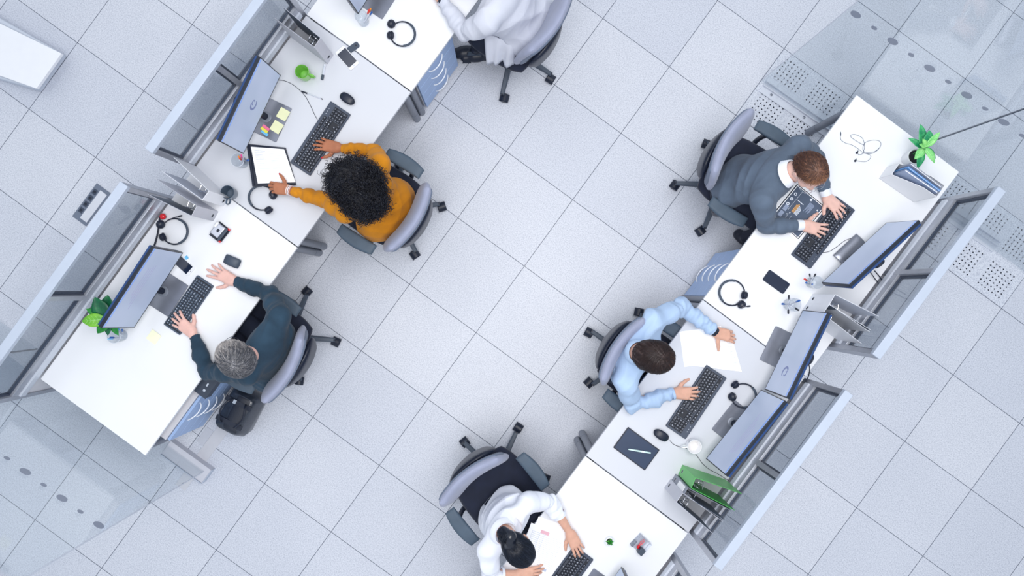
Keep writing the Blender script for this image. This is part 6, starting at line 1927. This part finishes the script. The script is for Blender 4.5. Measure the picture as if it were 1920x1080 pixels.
# ---- man in grey sweater, upper right
J = dict(pelvis=Z(1378, 342, 0.60), shr=Z(1430, 376, 0.99), shl=Z(1497, 275, 0.99), neck=tuple(P(1478, 325, 1.07)), head=Z(1518, 322, 1.195),
         elr=Z(1437, 424, 0.80), wrr=Z(1507, 422, 0.775), ell=Z(1530, 297, 0.83), wrl=Z(1550, 370, 0.775))
legs(J, (0.8, -0.6), reach=0.40)
man, L_, ax_, _h = person('man with reddish brown hair in slate grey sweater over white shirt, both hands typing', J, dict(
    seed=3, face=(0.8, -0.6), look=wd(1500, 300, 1520, 352, -0.34), up=wd(1500, 300, 1520, 352, 2.8), skin=SK_PALE, top=cloth('slate_grey_knit', (92, 106, 124), var=0.10), trousers=M_TBK,
    top_name='sweater', hand_r=dict(dir=wd(1507, 422, 1549, 434, -0.06), spread=1.3, curl=(0.30, 0.30, 0.30, 0.32), lift=0.10, to=0.95, tc=-0.1), hand_l=dict(dir=wd(1550, 370, 1578, 397, -0.06), spread=1.3, curl=(0.30, 0.30, 0.30, 0.32), lift=0.10, to=0.9),
    cuff_r=0.84, cuff_l=0.82, cuff_mat=cloth('white_cotton', (236, 240, 248), var=0.02), cuff_len=0.13, collar_mat=cloth('white_cotton', (236, 240, 248)), collar_h=0.055, collar_r=1.08, neckline=0.012, width=1.10, arm=1.06, fold=0.003,
    hair=dict(kind='short', mats=[mat('hair_brown_base', (112, 78, 62), rough=0.5, var=0.3, vscale=60), mat('hair_dark_auburn', (74, 54, 52), rough=0.5), mat('hair_auburn', (136, 96, 74), rough=0.5), mat('hair_copper', (176, 130, 96), rough=0.5)],
              n=4200, len=0.024, rad=0.0010, crown=(0.01, -0.03, 0.12), bias=(0.1, -0.1, 0), tone=(0.06, 0.10), groove=0.0015, grow=0.006, line=0.100)))
glasses(man, L_, M_CHROME)

# ---- man in light blue shirt
J = dict(pelvis=Z(1174, 672, 0.60), shr=Z(1172, 716, 0.99), shl=Z(1226, 602, 0.99), neck=tuple(P(1197, 661, 1.07)), head=Z(1223, 667, 1.195),
         elr=Z(1187, 758, 0.79), wrr=Z(1266, 737, 0.772), ell=Z(1278, 574, 0.84), wrl=Z(1342, 623, 0.785))
legs(J, (0.8, -0.6), reach=0.40)
man, L_, ax_, hd_ = person('man with dark brown hair in light blue shirt, holding papers at the right row', J, dict(
    seed=8, face=(0.8, -0.6), look=wd(1197, 661, 1240, 672, -1.1), up=wd(1197, 661, 1240, 672, 0.8), skin=SK_MID, top=cloth('light_blue_cotton', (172, 196, 226), var=0.04, bump=0.3, sheen=0.1), trousers=M_TSH,
    top_name='shirt', hand_r=dict(dir=wd(1266, 737, 1308, 739, -0.08), spread=0.9, curl=(0.30, 0.30, 0.30, 0.32), lift=0.10, to=0.85), hand_l=dict(dir=wd(1342, 623, 1376, 632, -0.10), spread=0.35, curl=(0.42, 0.55, 0.60, 0.6), to=1.05, tc=-0.25, sc=0.95),
    cuff_r=0.95, cuff_l=0.90, cuff_mat=cloth('light_blue_cotton', (172, 196, 226)), cuff_len=0.02, cuff_out=0.004, collar_mat=cloth('light_blue_cotton', (172, 196, 226)), collar_h=0.05, collar_r=1.05, neckline=0.012, width=1.04, arm=1.04, fold=0.0062, foldf=20,
    hair=dict(kind='short', mats=[mat('hair_brown_dark', (58, 44, 42), rough=0.45, var=0.3, vscale=60), mat('hair_espresso', (52, 42, 44), rough=0.45), mat('hair_chestnut', (98, 70, 60), rough=0.45), mat('hair_warm_brown', (134, 98, 82), rough=0.45)],
              n=4600, len=0.060, rad=0.0011, crown=(0.0, -0.07, 0.11), bias=(0.55, 0.6, 0), tone=(0.05, 0.22), groove=0.003, grow=0.013, line=0.050)))
wl_, wr_ = np.array(J['ell']), np.array(J['wrl'])
pw_ = wl_ + (wr_ - wl_) * 0.97
wb = band(man, pw_, wr_ + (wr_ - wl_), 0.0305, 0.020, M_BLACKP, 'wristwatch')
dv = Vector(vnorm(wr_ - wl_)); upv = Vector((0, 0, 1)); qn = Matrix((tuple(dv), tuple(upv.cross(dv)), tuple(upv))).transposed().to_4x4()
MB().rr(0.030, 0.026, 0.005, 0.029, 0.036, Matrix.Translation(Vector(pw_) - Vector(man.location)) @ qn).build('watch_face', mat('watch_glass', (24, 30, 44), rough=0.12), wb, bevel=0.001)

# ---- woman in white shirt, bottom
J = dict(pelvis=Z(940, 958, 0.60), shl=Z(989, 944, 0.98), shr=Z(917, 1030, 0.97), neck=tuple(P(947, 1000, 1.055)), head=Z(972, 1028, 1.17),
         ell=Z(1034, 942, 0.83), wrl=Z(1069, 1000, 0.785), elr=Z(918, 1078, 0.82), wrr=Z(972, 1076, 0.78))
legs(J, (0.75, -0.66), reach=0.38)
fem, L_, ax_, hd_ = person('woman with black hair tied back in white shirt, bottom of the photo', J, dict(
    seed=13, face=(0.8, -0.6), look=wd(947, 1000, 985, 1040, -1.0), up=wd(947, 1000, 985, 1040, 0.9), skin=SK_MID, top=cloth('white_shirt_cotton', (232, 236, 246), var=0.02, bump=0.3, sheen=0.1), trousers=M_TBK, sc=0.95,
    top_name='shirt', hand_l=dict(dir=wd(1069, 1000, 1086, 1034, -0.06), spread=0.7, curl=(0.30, 0.30, 0.32, 0.34), lift=0.10, to=0.7), hand_r=dict(dir=wd(972, 1076, 1010, 1074, -0.06), spread=0.5, curl=(0.3, 0.35, 0.4, 0.4)),
    cuff_l=0.40, cuff_r=0.45, cuff_mat=cloth('white_shirt_cotton', (232, 236, 246)), cuff_len=0.05, cuff_out=0.006, cuffw=1.25, collar_mat=cloth('white_shirt_cotton', (232, 236, 246)), collar_h=0.045, collar_r=1.1, neckline=-0.005, width=0.95, arm=1.0, fold=0.0060, foldf=20, neck_r=0.048,
    hair=dict(kind='tied', mats=[mat('hair_black_smooth', (18, 24, 38), rough=0.32, var=0.2, coat=0.2), mat('hair_black_blue', (22, 30, 46), rough=0.3), mat('hair_black_slate', (34, 44, 62), rough=0.3)],  # blacks of slightly different depth, picked per strand at random
              n=3600, len=0.085, rad=0.0009, crown=(0.0, 0.08, 0.06), bias=(0, 0, 0), groove=0.0006, grow=0.010, lift=0.001, jit=0.05, line=0.040)))

# ---- person in pale grey, top edge
J = dict(pelvis=Z(988, 48, 0.60), shl=Z(912, 42, 0.99), shr=Z(968, -50, 0.99), neck=tuple(P(926, -34, 1.07)), head=Z(896, -72, 1.19),
         ell=Z(871, 60, 0.81), wrl=Z(828, -2, 0.785), elr=Z(935, -95, 0.82), wrr=Z(870, -90, 0.785))
legs(J, (-0.81, 0.59), reach=0.34, back=0.05)
J['anl'] = tuple(P(915, 98, 0.09)); J['anr'] = tuple(P(893, 92, 0.09)); J['knl'] = tuple(P(905, 78, 0.50)); J['knr'] = tuple(P(930, 20, 0.54))
prs, L_, ax_, hd_ = person('person in pale grey long coat with black shoes, seated at the top edge', J, dict(
    seed=21, face=(-0.81, 0.59), look=(-0.81, 0.59, -0.5), up=(-0.3, 0.2, 1.0), skin=SK_MID, top=cloth('pale_grey_cotton', (206, 210, 222), var=0.03, bump=0.3, sheen=0.1), trousers=M_TBK, foot_dir=(-0.9, -0.1, 0),
    top_name='coat', hand_l=dict(dir=wd(828, -2, 812, -30)), hand_r=dict(dir=wd(870, -90, 830, -95)),
    cuff_l=0.94, cuff_r=0.94, cuff_mat=M_BLACKP, cuff_len=0.03, cuff_out=0.001, neckline=0.015, width=1.05, arm=1.12, hip=0.17, fold=0.004, foldf=20,
    hair=dict(kind='short', mats=[mat('hair_brown_plain', (70, 56, 50), rough=0.5, var=0.3), mat('hair_brown_plain2', (90, 70, 60), rough=0.5)], n=1500, len=0.05, crown=(0, -0.05, 0.12))))
# tail of the coat hanging over the seat edge
o = Vector(prs.location)
hem = []
for i in range(15):
    u = i / 14
    a = P(908 + 62 * u, 60 + 10 * math.sin(u * 2.5) + 4 * u, 0.74); b = P(914 + 48 * u, 118 + 3 * math.sin(u * 9) + 4 * u, 0.535)
    col = []
    for k in range(13):
        v = k / 12
        p = a.lerp(b, v); n_ = Vector((-0.4, -0.9, 0)); p += n_ * (0.012 * math.sin(u * 16 + v * 2) * (0.3 + v)); p.z += 0.03 * math.sin(PI * v)
        col.append(p - o)
    hem.append(col)
mb = MB(); vs = [p for c in hem for p in c]; fs = [(i * 13 + k, (i + 1) * 13 + k, (i + 1) * 13 + k + 1, i * 13 + k + 1) for i in range(14) for k in range(12)]
mb.add(vs, fs); tl = mb.build('coat_tail', cloth('pale_grey_cotton', (206, 210, 222)), prs, sharp=80)
sd_ = tl.modifiers.new('thickness', 'SOLIDIFY'); sd_.thickness = 0.004
